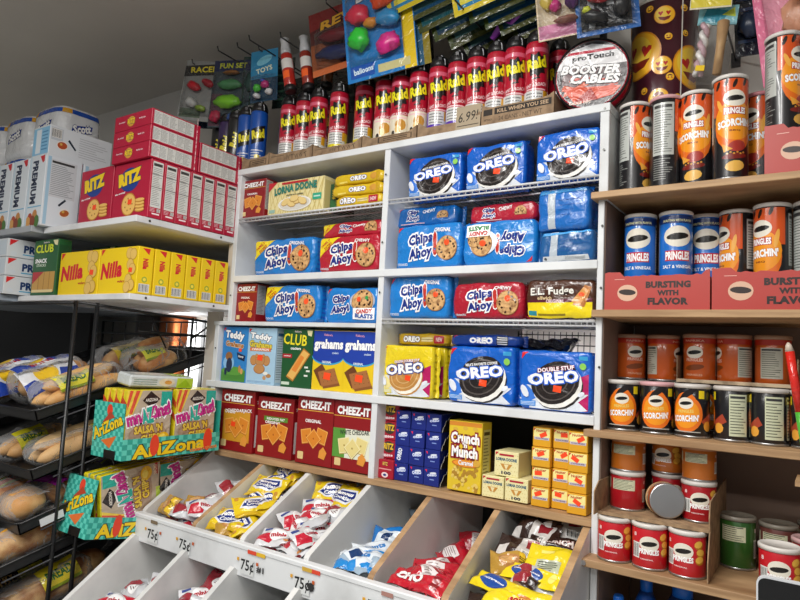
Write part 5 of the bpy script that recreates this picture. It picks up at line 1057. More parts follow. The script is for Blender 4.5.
fill = 0
for (x0, x1, kinds, nm, n) in ((-1.645, -1.426, ('yel', 'gold', 'yel'), 'second', 12), (-1.426, -1.175, ('red', 'silver', 'red'), 'third', 12), (-.744, -.503, ('brown', 'ylab', 'choc'), 'rightmost', 12), (-1.903, -1.645, ('silver', 'red'), 'leftmost', 5), (-1.175, -.958, ('blue', 'clear'), 'fourth', 3), (-.958, -.744, ('cho', 'cho'), 'fifth', 4)):
    for i in range(n):
        y = -.19 + .085*(i//2); z = .905 + .012*(i % 2) + .045*(i//4)
        if n == 12: z = .91+.028*(i//2)+.02*(i % 2)
        bag(kinds[i % len(kinds)], x0+.065+(x1-x0-.13)*(i % 2), y, z, rnd.uniform(-60, 60), 12+8*(n == 12), 0, 'underneath the pile in the %s upper bin, number %s from the front' % (nm, ordn[i]) if 0 else 'low in pile, %s from front, %s upper bin' % (ordn[i], nm), 'lower layer of bags in the upper bins')

# ================================================================== BREAD RACK
XR = -2.055
rack = bpy.data.objects.new('bread_rack', None); COL.objects.link(rack); tag(rack, 'black wire bread rack with sloping trays at the left, under the white shelves', 'bread rack')
def rbar(nm, pts, r=.006):
    m = MB(); m.tube(pts, r, BLK, 8); return m.build(nm, rack)
XL = -2.83
for y in (-.485, -.412): rbar('upright', [(XR, y, 0), (XR, y, 1.632)], .007)
rbar('upright', [(XR, .075, 0), (XR, .075, 1.60)], .007); rbar('upright', [(XR, -.02, 0), (XR, -.02, 1.612)], .005)
rbar('upright', [(XL+.22, -.49, .3), (XL+.22, -.49, 1.625)], .006); rbar('upright', [(XL, .075, 0), (XL, .075, 1.6)], .006)
rbar('top_rail', [(XR, -.485, 1.628), (XR, .075, 1.60)], .005); rbar('top_rail', [(XR+.012, -.50, 1.624), (-2.9, -.50, 1.624)], .006)
rbar('back_rail', [(XR, .075, 1.545), (XL, .075, 1.545)], .005); rbar('back_rail', [(XR, .075, 1.485), (XL, .075, 1.485)], .005)
rbar('side_rail', [(XR, .075, 1.545), (XR, -.25, 1.545)], .004)
rbar('side_brace', [(XR, .075, 1.595), (XR, -.02, 1.53), (XR, -.02, 1.49)], .004); rbar('side_brace', [(XR, -.20, 1.60), (XR, -.13, 1.49)], .003)
m = MB(); m.box(XL, .082, 1.455, XR-.01, .09, 1.50, BLK); m.build('back_board', rack)
for i in range(7):
    x = XR-.10*(i+1); rbar('grid_wire', [(x, .078, 1.46), (x, .078, 1.60)], .0028)
rbar('grid_rail', [(XR-.1, .078, 1.60), (XL, .078, 1.60)], .0035)
def rtray(y0, z0, y1, z1, name='sloping_tray'):
    m = MB(); h = .034
    L = math.hypot(y1-y0, z1-z0); a = math.atan2(z1-z0, y1-y0)
    X = Matrix.Translation((0, y0, z0)) @ Matrix.Rotation(a, 4, 'X')
    BP = M('#17181a', 'plastic')
    m.box(XL, 0, -h, XR, L, -h+.004, BP, 0, X); m.box(XR-.004, 0, -h, XR, L, 0, BP, 0, X); m.box(XL, 0, -h, XR, .004, 0, BP, 0, X); m.box(XL, 0, -h, XL+.004, L, 0, BP, 0, X); m.box(XL, L-.004, -h, XR, L, .01, BP, 0, X)
    o = m.build(name, rack)
    w_ = MB()
    w_.tube([X @ Vector(p) for p in ((XL, -.004, .0), (XR-.02, -.004, .0), (XR+.001, .012, .0), (XR+.003, L, .0))], .004, BLK, 8)
    w_.build('tray_rim', o)
    w_ = MB(); w_.tube([X @ Vector(p) for p in ((XR+.003, .06, -h-.012), (XR+.003, L, -h-.012))], .0025, M('#3a3c40', 'wire'), 6); w_.build('tray_wire', o)
    return X
T1 = rtray(-.583, 1.275, .06, 1.478); T2 = rtray(-.578, 1.092, .06, 1.29); T3 = rtray(-.60, .932, .06, 1.13); T4 = rtray(-.70, .80, .06, .995); T5 = rtray(-.70, .60, .06, .79)
m = MB(); m.box(0, 0, 0, .075, .002, .024, M('#d3d6da', 'plastic')); m.build('shelf_tag', rack, (XR+.0035, -.53, .914), (0, R(-16.5), R(90)))

CL = M('#f4f4f4', 'clear')
def shell(L, W, H, tie=True, seed=0, mat=None):
    """clear bag around loaves, long axis X, resting on z=0, gathered at the +X end"""
    m = MB(); n1, n2 = 30, 22; P = []
    for i in range(n1+1):
        t = i/n1; x = -L/2 + L*t
        if t < .8: e = (1-abs((t-.4)/.4)**4)**.35 if t < .799 else .3
        else: e = 0
        e = max(.02, min(1, (t/.12)**.5)) * (1 if t < .72 else max(.12, 1-((t-.72)/.16)**1.2) if t < .88 else .12+.35*(t-.88)/.12)
        if not tie: e = max(.03, (1-abs(2*t-1)**6)**.5)
        for k in range(n2):
            a = 2*PI*k/n2; c, s_ = math.cos(a), math.sin(a); l = (abs(c)**3+abs(s_)**3)**(1/3)
            w = 1+.16*noise.noise(Vector((x*16+seed, c*2, s_*2)))+.07*noise.noise(Vector((x*50+seed, c*5, s_*5)))
            P.append((x, c/l*W/2*e*w, H*.5 + s_/l*H/2*e*w*(1 if s_ > 0 else .96)))
    F = [(i*n2+k, (i+1)*n2+k, (i+1)*n2+(k+1) % n2, i*n2+(k+1) % n2) for i in range(n1) for k in range(n2)]
    m.add(P, F, mat or CL, True); return m.mesh('clear_bag')
def loaf(L, r, rz, col, bend=0, ends=.55, score=True):
    m = MB(); n = 16; pts = []; rad = []
    for i in range(n+1):
        t = i/n*2-1; pts.append((t*L/2, bend*(1-t*t), 0)); rad.append(r*max(.06, (1-abs(t)**3.2)**ends))
    m.tube(pts, rad, M(col, 'bread'), 14)
    for v in range(len(m.v)): x, y, z = m.v[v]; m.v[v] = (x, y, z*rz+r*rz)
    return m.mesh('loaf')
def patch(W, H, base, art, curve=.04, name='label_patch'):
    m = MB(); A = Art(W, H, 'film'); A.r(0, 0, 1, 1, base); art(A)
    def surf(u, v, k): y = v-H/2; return Vector((u-W/2, y, k+.001-curve*(y/H)**2*1.2 + .003*math.sin(u*60)))
    m.art(A, surf, .008, .0004, .0003)
    P = [surf(W*i/8, H*j/6, -.0006) for i in range(9) for j in range(7)]
    m.add(P, [(i*7+j, i*7+j+1, (i+1)*7+j+1, (i+1)*7+j) for i in range(8) for j in range(6)], M(base, 'film'), True)
    return m.mesh(name)
def on(X, x, d, lift=0):   # a point on a tray, d along the slope
    p = X @ Vector((x, d, -.030+lift)); return p
SL = math.atan2(.203, .643)
def bread(X, x, d, rz, label, L, W, H, loaves, labels=(), tie=True, seed=0, cat='bread', mat=None):
    e = bpy.data.objects.new('bread_bag', None); COL.objects.link(e); tag(e, label, cat)
    e.matrix_world = Matrix.Translation(on(X, x, d)) @ Matrix.Rotation(SL, 4, 'X') @ Matrix.Rotation(R(rz), 4, 'Z')
    for (l, r, rzz, col, bx, by, bz, bend) in loaves:
        o = bpy.data.objects.new('loaf', loaf(l, r, rzz, col, bend)); COL.objects.link(o); o.parent = e; o.location = (bx, by, bz+.003)
    o = bpy.data.objects.new('clear_bag', shell(L, W, H, tie, seed, mat)); COL.objects.link(o); o.parent = e
    for (w, h, base, art, px, py, pz, prz, prx) in labels:
        o = bpy.data.objects.new('paper_label', patch(w, h, base, art)); COL.objects.link(o); o.parent = e; o.location = (px, py, pz); o.rotation_euler = (R(prx), 0, R(prz))
    return e
ybl = lambda A: (A.t('BREAD', .5, .5, .7, .4, '#2a6a2a', 0, None, 0, .04), A.r(.0, .0, 1, .1, '#8a9a1c'))
wbl = lambda A: (A.p([(0, 0), (.5, 0), (.2, .5), (0, .4)], '#1f3f9e'), A.p([(.6, .2), (1, .1), (1, .6), (.7, .7)], '#1f3f9e'), A.e(.45, .66, .2, .2, '#f2c61c'), A.t('BUNS', .5, .25, .4, .2, '#b5302a'))
bread(T1, -2.135, .22, 93, 'clear bag of long baguettes lying on the top tray, with yellow label', .40, .12, .10,
      [(.30, .030, 1, '#d69a54', -.02, -.03, 0, .005), (.30, .030, 1, '#dda662', -.03, .03, 0, -.005), (.26, .028, 1, '#e0ad6c', -.02, 0, .045, 0)], [(.12, .07, '#e6dc3a', ybl, -.06, -.034, .086, 0, 40)], seed=1)
bread(T1, -2.14, .52, 88, 'clear bag of brown rolls farther back on the top tray', .30, .15, .12,
      [(.16, .045, .9, '#b9763c', -.03, -.03, 0, 0), (.15, .045, .9, '#c58648', -.01, .04, .0, 0), (.13, .04, .9, '#b06e38', -.02, 0, .06, 0)], [(.09, .07, '#d6d43a', ybl, -.05, -.045, .098, 4, 45)], seed=2)
bread(T1, -2.30, .20, 92, 'white and blue wrapped loaf on the top tray left of the baguettes', .32, .13, .13,
      [(.26, .058, .95, '#c58e58', 0, 0, 0, 0)], [(.20, .11, '#e6e8ec', wbl, -.04, -.055, .085, 0, 50), (.2, .12, '#e6e8ec', wbl, -.04, .02, .132, 0, 0)], seed=3)
bread(T1, -2.45, .16, 88, 'second white and blue wrapped loaf at the picture edge, top tray', .32, .13, .13,
      [(.26, .058, .95, '#c58e58', 0, 0, 0, 0)], [(.20, .11, '#e0e3ea', wbl, -.04, -.055, .085, 0, 50), (.2, .12, '#e0e3ea', wbl, -.04, .02, .132, 0, 0)], seed=4)
bread(T1, -2.30, .50, 90, 'brown wrapped loaf with yellow label behind the white wrapped ones', .28, .13, .12, [(.24, .055, .9, '#a96c3c', 0, 0, 0, 0)], [(.13, .06, '#e6c83a', ybl, -.02, -.045, .095, 0, 50)], seed=5)
bread(T2, -2.15, .20, 90, 'clear bag of pale hot dog buns on the second tray', .34, .13, .085,
      [(.26, .027, 1.1, '#ddb078', -.02, -.035, 0, 0), (.26, .027, 1.1, '#e0b680', -.02, .02, 0, 0), (.25, .025, 1.0, '#e3bd8a', -.02, -.01, .042, 0)], [(.07, .05, '#d9cf2a', ybl, .08, -.035, .074, 8, 40)], seed=6)
bread(T2, -2.33, .16, 94, 'second bag of buns on the second tray at the picture edge', .32, .15, .09, [(.25, .032, 1, '#cf9a5c', 0, -.035, 0, 0), (.25, .032, 1, '#d6a468', 0, .035, 0, 0)], [(.10, .07, '#d9cf2a', ybl, -.04, -.05, .075, 0, 50)], seed=7)
bread(T2, -2.15, .50, 90, 'dim brown loaf at the back of the second tray', .28, .12, .10, [(.22, .05, .95, '#9a6236', 0, 0, 0, 0)], [(.08, .06, '#3a5a9a', ybl, -.05, 0, .1, 0, 0)], seed=8)
bread(T3, -2.16, .12, 92, 'round noodle cakes in clear wrap with a purple band, third tray', .24, .15, .095, [(.13, .058, .8, '#cf9450', -.05, .0, 0, 0), (.10, .05, .8, '#b57a42', .07, 0, 0, 0)], [(.045, .15, '#a8289a', lambda A: A.r(.1, .3, .9, .6, '#c95ac0'), .035, 0, .097, 10, 0)], seed=9)
bread(T3, -2.34, .12, 92, 'brown bread pack on the third tray at the picture edge', .24, .15, .09, [(.2, .055, .8, '#a8683a', 0, .0, 0, 0)], [(.1, .08, '#b5402a', ybl, 0, 0, .09, 0, 0)], seed=12)
bread(T3, -2.13, .30, 80, 'crumpled empty looking clear bag hanging on the third tray', .20, .13, .12, [(.08, .03, .9, '#5a4a44', .02, 0, 0, 0)], [(.05, .04, '#5a3a7a', ybl, .03, 0, .1, 30, 0)], seed=10)
bread(T4, -2.14, .26, 90, 'long brown loaf in orange tinted wrap on the fourth tray', .48, .13, .11, [(.44, .056, .95, '#9a5a28', 0, 0, 0, 0)], [(.10, .02, '#d99a2a', lambda A: None, -.1, 0, .108, 10, 0)], seed=11)
bread(T5, -2.14, .28, 90, 'brown wrapped loaf on the lowest visible tray', .46, .14, .12, [(.40, .06, .95, '#8a5228', 0, 0, 0, 0)], [(.12, .08, '#d9c42a', ybl, .02, -.045, .105, 0, 45)], seed=13)
bread(T5, -2.30, .20, 90, 'yellow and brown wrapped pastry pack at the bottom left', .34, .16, .11, [(.30, .06, .8, '#9a6a34', 0, 0, 0, 0)], [(.26, .15, '#e3d21c', lambda A: (A.p([(.2, .3), (.7, .3), (.7, .8), (.2, .8)], '#3a1c1a'), A.t('PASTRY', .45, .55, .4, .2, '#d9b06a')), -.01, -.055, .085, 0, 50)], seed=14)
# things behind the rack
m = MB(); m.box(-4.2, .10, .9, -2.99, .12, 1.655, M('#0b0c0e', 'matte'), .002); m.box(-3.05, .12, 0, -3.03, .14, .9, BLK); tag(m.build('black_board'), 'large black board standing behind the bread rack at the left', 'board')
m = MB(); m.lathe([(.082, 0), (.085, .01), (.085, 1.63), (.082, 1.64)], M('#b0633a', 'metal'), 32); tag(m.build('copper_cylinder', None, (-2.575, .30, 0)), 'shiny copper brown cylinder behind the rear of the bread rack', 'cylinder')
m = MB(); m.lathe([(.082, 0), (.085, .01), (.085, 1.63), (.082, 1.64)], M('#54504c', 'plastic'), 32); tag(m.build('dark_cylinder', None, (-2.765, .30, 0)), 'dark grey cylinder left of the copper one behind the rack', 'cylinder')
m = MB(); m.box(-2.37, .20, 0, -2.20, .23, 1.62, M('#f2f4f6', 'paint'), .002); m.box(-2.27, .195, 0, -2.25, .20, 1.62, M('#55585c', 'plastic')); tag(m.build('white_board'), 'added white board with dark stripe, standing in for lit wall behind the rack end', 'board')  # white board added in place of a bright, lit strip of wall

# ================================================================== SALSA TRAY CARTONS
TEAL = '#2fa595'
def az():
    L, Wd = .385, .172; ps = []
    f = MB(); f.box(Wd-.003, 0, 0, Wd, L, .066, M(TEAL, 'card')); A = Art(L, .066, 'card'); f_azlong(A); f.art(A, plane((Wd, 0, 0), (0, 1, 0), (0, 0, 1))); ps.append(('long_wall', f.mesh('long_wall')))
    f = MB(); f.box(0, 0, 0, Wd-.003, .003, .178, M(TEAL, 'card')); A = Art(Wd, .178, 'card'); f_azend(A); f.art(A, plane((0, 0, 0), (1, 0, 0), (0, 0, 1))); ps.append(('end_wall', f.mesh('end_wall')))
    f = MB(); f.box(0, L-.003, 0, Wd-.003, L, .178, M(TEAL, 'card')); ps.append(('end_wall', f.mesh('end_wall')))
    f = MB(); f.box(0, .003, 0, .003, L-.003, .178, M(TEAL, 'card')); ps.append(('back_wall', f.mesh('back_wall')))
    f = MB(); f.box(.003, .003, 0, Wd-.003, L-.003, .003, M('#8a7458', 'kraft')); ps.append(('base', f.mesh('base')))
    return ps
AZ = az()
def saltray():
    """one plastic snack tray with printed film, standing on edge, print facing +X"""
    k = 'saltray'
    if k in _mc: return _mc[k]
    b = MB(); b.box(-.014, 0, 0, .012, .168, .218, M('#d9c81c', 'film'), .004)
    A = Art(.168, .218, 'film'); f_salsa(A); b.art(A, plane((.0122, 0, 0), (0, 1, 0), (0, 0, 1)), None, .0004)
    A = Art(.026, .218, 'film'); A.p([(0, .9), (1, .8), (1, .7), (0, .8)], '#c9472a'); A.p([(0, .7), (1, .6), (1, .5), (0, .6)], '#c9472a'); b.art(A, plane((-.014, -.0002, 0), (1, 0, 0), (0, 0, 1)))
    _mc[k] = b.mesh('snack_tray'); return _mc[k]
box1 = thing('display_carton', AZ, (-2.020, -.407, 1.130), (0, 0, 0), 'teal checkered display carton with yellow lettering, upright, full of snack trays', 'display carton')
st = saltray()
for j, y in enumerate((-.400, -.215)):
    for i in range(4):
        put('snack_tray', st, (-1.866-.036*i, y, 1.134), (0, 0, 0), '%s pink and tan salsa chip tray in the teal carton, %s from the outside' % (['front', 'rear'][j], ordn[i]), 'snack pack', 'salsa chip trays')
# silver open tray lying on top
m = MB(); m.box(-.085, -.11, 0, .0, .13, .040, M('#c9cfcf', 'film'), .006); A = Art(.232, .034, 'film'); A.r(.72, .0, .99, .98, '#b5d23a'); A.e(.56, .5, .13, .06, '#e3d8b8', 0, 14); A.e(.58, .5, .06, .03, '#d9a04a', 0, 12); A.lines(.04, .15, .4, .8, 3, '#7f9a8e', .3); A.p([(.72, .05), (.99, .05), (.86, .9)], '#9abf20')
m.art(A, plane((0, -.106, .003), (0, 1, 0), (0, 0, 1)), None, .0006); A = Art(.08, .22, 'film'); A.r(.05, .7, .95, .97, '#b5d23a'); A.r(.1, .1, .9, .6, '#e3e6e2'); m.art(A, plane((-.083, -.10, .040), (1, 0, 0), (0, 1, 0)), None, .0006)
tag(m.build('snack_tray', None, (-1.875, -.27, 1.3555), (R(-2), R(6), R(-4))), 'silver, white and lime snack tray lying flat on top of the upright ones', 'snack pack')
# the lower carton tipped on its end
b2 = bpy.data.objects.new('display_carton', None); COL.objects.link(b2); tag(b2, 'teal checkered display carton tipped sideways below the upright one', 'display carton')
for nm, me in AZ:
    o = bpy.data.objects.new(nm, me); COL.objects.link(o); o.parent = b2
B2 = Matrix.Translation((-2.085, -.30, .915)) @ Matrix.Rotation(R(-8), 4, 'X') @ Matrix.Translation((0, 0, 0)) 
b2.matrix_world = Matrix.Translation((-2.09, -.425, .900)) @ Matrix.Rotation(R(8), 4, 'X') @ Matrix.Rotation(PI/2, 4, 'X') @ Matrix.Rotation(PI, 4, 'Z') @ Matrix.Translation((-.172, -.40+.0, 0)) if 0 else Matrix.Translation((-2.090, -.462, .888)) @ Matrix.Rotation(R(-10), 4, 'X') @ Matrix.Translation((0, 0, .0))
b2.scale = (1, .88, 1)
for i in range(3):
    o = put('snack_tray', st, (-1.935-.036*i, -.455+.24, .925), (R(-100), 0, 0), 'salsa chip tray lying on its side in the tipped carton, %s from the outside' % ordn[i], 'snack pack', 'salsa trays in the tipped carton')
    o.matrix_world = Matrix.Translation((-1.934-.036*i, -.190, .935)) @ Matrix.Rotation(R(97), 4, 'X')
    o = put('snack_tray', st, (0, 0, 0), (0, 0, 0), 'deeper salsa chip tray lying on its side behind the tipped carton, %s from the outside' % ordn[i], 'snack pack', 'rear salsa trays in the tipped carton')
    o.matrix_world = Matrix.Translation((-1.934-.036*i, .010, .930)) @ Matrix.Rotation(R(92), 4, 'X')

# ================================================================== HOOKS AND HANGING TOYS
def hook(x, y0, z0, lab, y1=.40):
    m = MB(); m.tube([(x, y0-.006, z0+.016), (x, y0, z0), (x, y0+.02, z0-.001), (x, y1, z0-.014)], .0028, M('#2a2a2c', 'wire'), 8)
    p = MB(); p.box(x-.012, y1-.004, z0-.035, x+.012, y1-.0005, z0+.01, M('#3a3a3c', 'wire'))
    return thing('display_hook', [('hook_wire', m.mesh('hook_wire')), ('back_plate', p.mesh('back_plate'))], (0, 0, 0), (0, 0, 0), lab, 'hook')
for x, y, z, lab in ((-2.215, .0, 2.690, 'leftmost black display hook above the grey toy card'), (-2.003, -.04, 2.677, 'second black display hook from the left'), (-1.884, -.043, 2.661, 'third black display hook, above the blue header card'), (-1.776, -.08, 2.646, 'fourth long black display hook sticking out'), (-1.626, -.067, 2.625, 'black display hook over the red tubes'), (-1.45, -.03, 2.72, 'black hook holding the dark car card'), (-1.24, -.06, 2.77, 'black hook holding the water balloon card'), (-.903, -.074, 2.551, 'black hook sticking out above the spray cans, right of centre')): hook(x, y, z, lab)
for x, y, z, lab in ((-1.105, -.05, 2.84, 'left fan of goggle cards'), (-.87, -.05, 2.79, 'right fan of goggle cards'), (-.61, -.05, 2.60, 'clear pack of purple figures'), (-.495, -.03, 2.60, 'cable clamp pack'), (-.365, .27, 2.72, 'blue card with the green toy'), (-.228, .03, 2.60, 'pale yellow card'), (-.222, .06, 2.43, 'clear header bag'), (-.17, .12, 2.56, 'dark navy toy'), (-.07, .03, 2.50, 'pink blister card'), (-1.835, .02, 2.672, 'blue header bag')): hook(x, y, z-.004, 'black display hook carrying the ' + lab)
def hang(name, lab, cat, x0, x1, zt, zb, y, roll, yaw, base, art, toys=(), pitch=0, grp=None, clear=None, wr=None):
    """a printed card with moulded toys under a clear blister"""
    W = x1-x0; H = zt-zb; c = MB(); c.box(-W/2, 0, -H, W/2, .0018, 0, M(base, 'film'), .0004)
    A = Art(W, H, 'film'); art(A); c.art(A, plane((-W/2, 0, -H), (1, 0, 0), (0, 0, 1)))
    ps = [('card', c.mesh('card'))]
    for (nm, u, v, rx, rz, ry, col, rot) in toys:
        b = MB(); b.blob((0, 0, 0), (rx*W, ry, rz*W), M(col, 'plastic'), 0, 8, amp=.35, seed=u*9+v)
        me = b.mesh(nm)
        for vv in me.vertices:
            q = Matrix.Rotation(R(rot), 3, 'Y') @ vv.co; vv.co = (q.x+(u-.5)*W, q.y-ry*.8-.001, q.z-(1-v)*H)
        ps.append((nm, me))
    if clear:
        u0, v0, u1, v1, dp = clear; b = MB(); m_ = bmesh.new()
        nx, nz = 14, 14; P = []
        for i in range(nx+1):
            for j in range(nz+1):
                a = i/nx*2-1; b_ = j/nz*2-1; d = (max(0, 1-a**6)*max(0, 1-b_**6))**.5
                P.append(((u0+(u1-u0)*i/nx-.5)*W, -dp*d*(1+.25*noise.noise(Vector((a*3, b_*3, u0*9+dp*99))))-.001, -(1-(v0+(v1-v0)*j/nz))*H))
        m_.free(); b.add(P, [(i*(nz+1)+j, (i+1)*(nz+1)+j, (i+1)*(nz+1)+j+1, i*(nz+1)+j+1) for i in range(nx) for j in range(nz)], CL, True); ps.append(('clear_blister', b.mesh('clear_blister')))
    return thing(name, ps, ((x0+x1)/2, y, zt), (R(pitch), R(roll), R(yaw)), lab, cat, grp)
TOY = 'toy pack'
hang('toy_card', 'navy backed toy card behind the grey one at far left', TOY, -2.235, -2.09, 2.70, 2.43, .10, 4, 20, '#16233f', lambda A: (A.r(.1, .1, .9, .3, '#22406a'), A.r(.75, .4, .95, .9, '#8a6a2a')))
hang('toy_card', 'grey toy card with red and white cars at far left above the red boxes', TOY, -2.255, -2.075, 2.70, 2.44, .03, 7, 22, '#8f9290', lambda A: (A.p([(.0, .9), (1, .98), (1, .8), (0, .72)], '#2a2c2c'), A.t('RACER', .5, .86, .7, .1, '#e3d23a', 6), A.r(.05, .05, .6, .2, '#5a6a5a')), [('toy', .35, .55, .18, .10, .016, '#c21f2c', 20), ('toy', .7, .62, .16, .09, .016, '#a8182a', 20), ('toy', .35, .28, .16, .10, .016, '#c9cbc8', 20), ('toy', .62, .2, .13, .07, .014, '#8fb03a', 10)], clear=(.05, .08, .95, .8, .03))
hang('toy_card', 'dark toy card with lime green and red pieces left of the blue spray cans', TOY, -2.115, -1.935, 2.685, 2.40, .06, 3, 18, '#3a4a52', lambda A: (A.r(.0, .84, 1, 1, '#1b2850'), A.t('FUN SET', .5, .92, .7, .08, '#c9d23a'), A.r(.02, .02, .3, .5, '#5a3a4a')), [('toy', .5, .36, .34, .16, .018, '#7ac22a', 0), ('toy', .5, .62, .30, .12, .016, '#4a8a5a', 0), ('toy', .22, .15, .14, .14, .014, '#b52a4a', 0), ('toy', .7, .14, .18, .1, .014, '#3a5a9a', 0), ('toy', .5, .8, .2, .05, .012, '#8a5a2a', 0)], clear=(.05, .05, .95, .82, .03))
hang('toy_card', 'narrow dark green pack hanging left of the blue header card', TOY, -1.985, -1.905, 2.695, 2.49, .09, 0, 25, '#1d3a34', lambda A: A.lines(.1, .1, .9, .9, 6, '#4a7a6a', .3, .5), [('toy', .5, .45, .3, .5, .012, '#2a4a44', 0)], clear=(.05, .05, .95, .9, .02))
hang('toy_card', 'bag with blue header and small bright toys above the blue cans', TOY, -1.885, -1.765, 2.672, 2.462, .04, -3, 15, '#1c3f5a', lambda A: (A.r(.0, .45, 1, 1, '#2a86b4'), A.e(.5, .8, .3, .14, '#7ac6e0', 20), A.t('TOYS', .5, .62, .6, .1, '#e8f0d0', 10)), [('toy', .3, .25, .14, .12, .014, '#4ac23a', 0), ('toy', .6, .3, .14, .12, .014, '#c22a7a', 0), ('toy', .75, .15, .12, .1, .014, '#e3e3e6', 0), ('toy', .3, .1, .14, .08, .014, '#d9dbe0', 20), ('toy', .5, .38, .1, .06, .01, '#3a5ac2', 20)], clear=(.05, .03, .95, .5, .028))
hang('toy_card', 'narrow dark pack hanging right of the blue header card', TOY, -1.838, -1.745, 2.665, 2.46, .12, 0, 15, '#20302c', lambda A: A.lines(.1, .1, .9, .9, 5, '#3a5a4a', .3, .5))
def tubepk(x, z, y, rot, lab, col):
    b = MB(); b.lathe([(.020, 0), (.022, .004), (.022, .13), (.020, .135)], M(col, 'film'), 20); A = Art(.1, .1, 'film'); A.r(.2, .5, .8, .9, '#e3e0dc'); A.r(.3, .1, .6, .4, '#ff6a2a')
    b.art(A, cyl(.022, .02, -1.9), .008, .0004); c = MB(); c.lathe([(.019, .135), (.020, .15), (.014, .185), (.018, .20)], M('#c9ccd0', 'film'), 20)
    k = MB(); k.lathe([(.021, -.02), (.023, -.012), (.022, .002)], M('#17171a', 'plastic'), 20)
    thing('tube_pack', [('tube', b.mesh('tube')), ('clear_top', c.mesh('clear_top')), ('end_cap', k.mesh('end_cap'))], (x, y, z), (0, R(rot), 0), lab, 'tube pack')
tubepk(-1.640, 2.47, .01, -14, 'left of two red wrapped tubes hanging above the spray cans', '#b5281f'); tubepk(-1.578, 2.475, .04, -12, 'right of two red wrapped tubes, darker', '#8f2a1c'); tubepk(-1.545, 2.50, .10, 3, 'brown tube with silver top beside the red tubes', '#7a4a2a')
hang('toy_card', 'dark red and orange racing car card hanging above the spray cans', TOY, -1.575, -1.335, 2.745, 2.50, .03, -9, 10, '#4a1a1c', lambda A: (A.p([(0, .72), (1, .86), (1, 1), (0, 1)], '#7a1a1c'), A.t('REVS', .55, .8, .72, .14, '#d9a02a', 8, '#2a0a0a', .05, .04, .3), A.r(.0, .0, 1, .1, '#c96a3a'), A.p([(.0, .1), (.5, .1), (.2, .5), (0, .5)], '#8a4a2a')), [('toy_car', .5, .5, .32, .10, .020, '#6a1420', 8), ('toy_car', .48, .24, .34, .11, .020, '#1a2450', 8)], clear=(.08, .1, .92, .66, .036))
hang('toy_card', 'blue back card peeking out right behind the racing car card', TOY, -1.40, -1.30, 2.72, 2.44, .06, -7, 10, '#3a4a2a', lambda A: A.lines(.1, .1, .9, .9, 4, '#5a6a3a', .3, .5))
hang('toy_card', 'blue water balloon card with bright toys and yellow right border', TOY, -1.375, -1.125, 2.800, 2.405, -.03, -8, 12, '#1f7ac2', lambda A: (A.p([(.82, 0), (.985, 0), (.985, .8), (.82, .75)], '#e3c21c'), A.r(.0, .84, 1, 1, '#1a4a9a'), A.t('WATER', .5, .88, .7, .09, '#e8eef4', 8, '#1a2a5a', .06, .05, .2), A.t('BOMBS', .55, .77, .7, .09, '#e8eef4', 8, '#1a2a5a', .06, .05, .2), A.r(.05, .03, .4, .14, '#1450a8'), A.t('balloons', .24, .09, .28, .05, '#d9eef8', 4), A.r(.45, .03, .9, .1, '#c9c28a')), [('balloon', .24, .56, .17, .13, .022, '#d92a4a', 10), ('balloon', .62, .64, .18, .12, .022, '#e8501c', -20), ('balloon', .24, .34, .15, .15, .024, '#2fc23a', 0), ('balloon', .66, .46, .18, .11, .022, '#2a8ac2', 15), ('balloon', .64, .24, .17, .13, .022, '#d92a8a', -15), ('balloon', .42, .46, .10, .07, .018, '#d98a2a', 0)], clear=(.04, .14, .84, .76, .04))
hang('toy_card', 'second yellow edged balloon card directly behind the first', TOY, -1.325, -1.09, 2.79, 2.42, .0, -8, 12, '#8a7a1c', lambda A: (A.r(0, 0, .9, 1, '#2a5a7a'),))
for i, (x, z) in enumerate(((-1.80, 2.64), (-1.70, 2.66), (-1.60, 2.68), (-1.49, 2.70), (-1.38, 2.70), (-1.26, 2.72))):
    hang('toy_card', 'added dark card standing in for shade behind the spray cans, %s from the left' % ordn[i], TOY, x-.075, x+.06, z, z-.24, .24+.02*(i % 2), -6, 10, ['#16241f', '#1a1c22', '#1d1a18', '#182420', '#14181f', '#1c1f16'][i], lambda A: (A.r(.08, .1, .92, .5, '#2a3a34'), A.lines(.1, .6, .9, .9, 3, '#3a3f3a', .4, .4)), grp='added dark cards standing in for shade')  # dark cards added to imitate the darkness behind the cans
m = None
# fans of water gun / goggle cards
def fanart(i): 
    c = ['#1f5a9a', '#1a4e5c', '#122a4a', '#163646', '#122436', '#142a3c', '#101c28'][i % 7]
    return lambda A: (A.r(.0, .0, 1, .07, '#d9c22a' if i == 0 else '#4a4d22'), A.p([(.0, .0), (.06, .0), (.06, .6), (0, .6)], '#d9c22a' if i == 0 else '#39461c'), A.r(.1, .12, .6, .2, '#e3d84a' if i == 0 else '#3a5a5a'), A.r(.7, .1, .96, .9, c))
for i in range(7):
    hang('goggle_card', ['nearest goggle card of the left fan, green goggles and yellow edge', 'second', 'third', 'fourth', 'fifth', 'sixth', 'rearmost'][i] + (' blue card of the left fan hanging above the spray cans' if i else ''), TOY, -1.235+.034*i, -.975+.030*i, 2.86-.022*i, 2.618-.026*i, -.02+.026*i, -13-2.0*i, 6+2*i, ['#2f86b4', '#1d4a6c', '#1d545c', '#183850', '#2a3420', '#142c40', '#101c2a'][i], fanart(i), [('goggles', .3, .42, .16, .12, .018, '#8ac22a', 0), ('goggles', .6, .46, .16, .12, .018, '#8ac22a', 0)] if i == 0 else (), grp='fan of goggle cards on the left' if i else None, clear=(.1, .2, .9, .7, .028) if i == 0 else None)
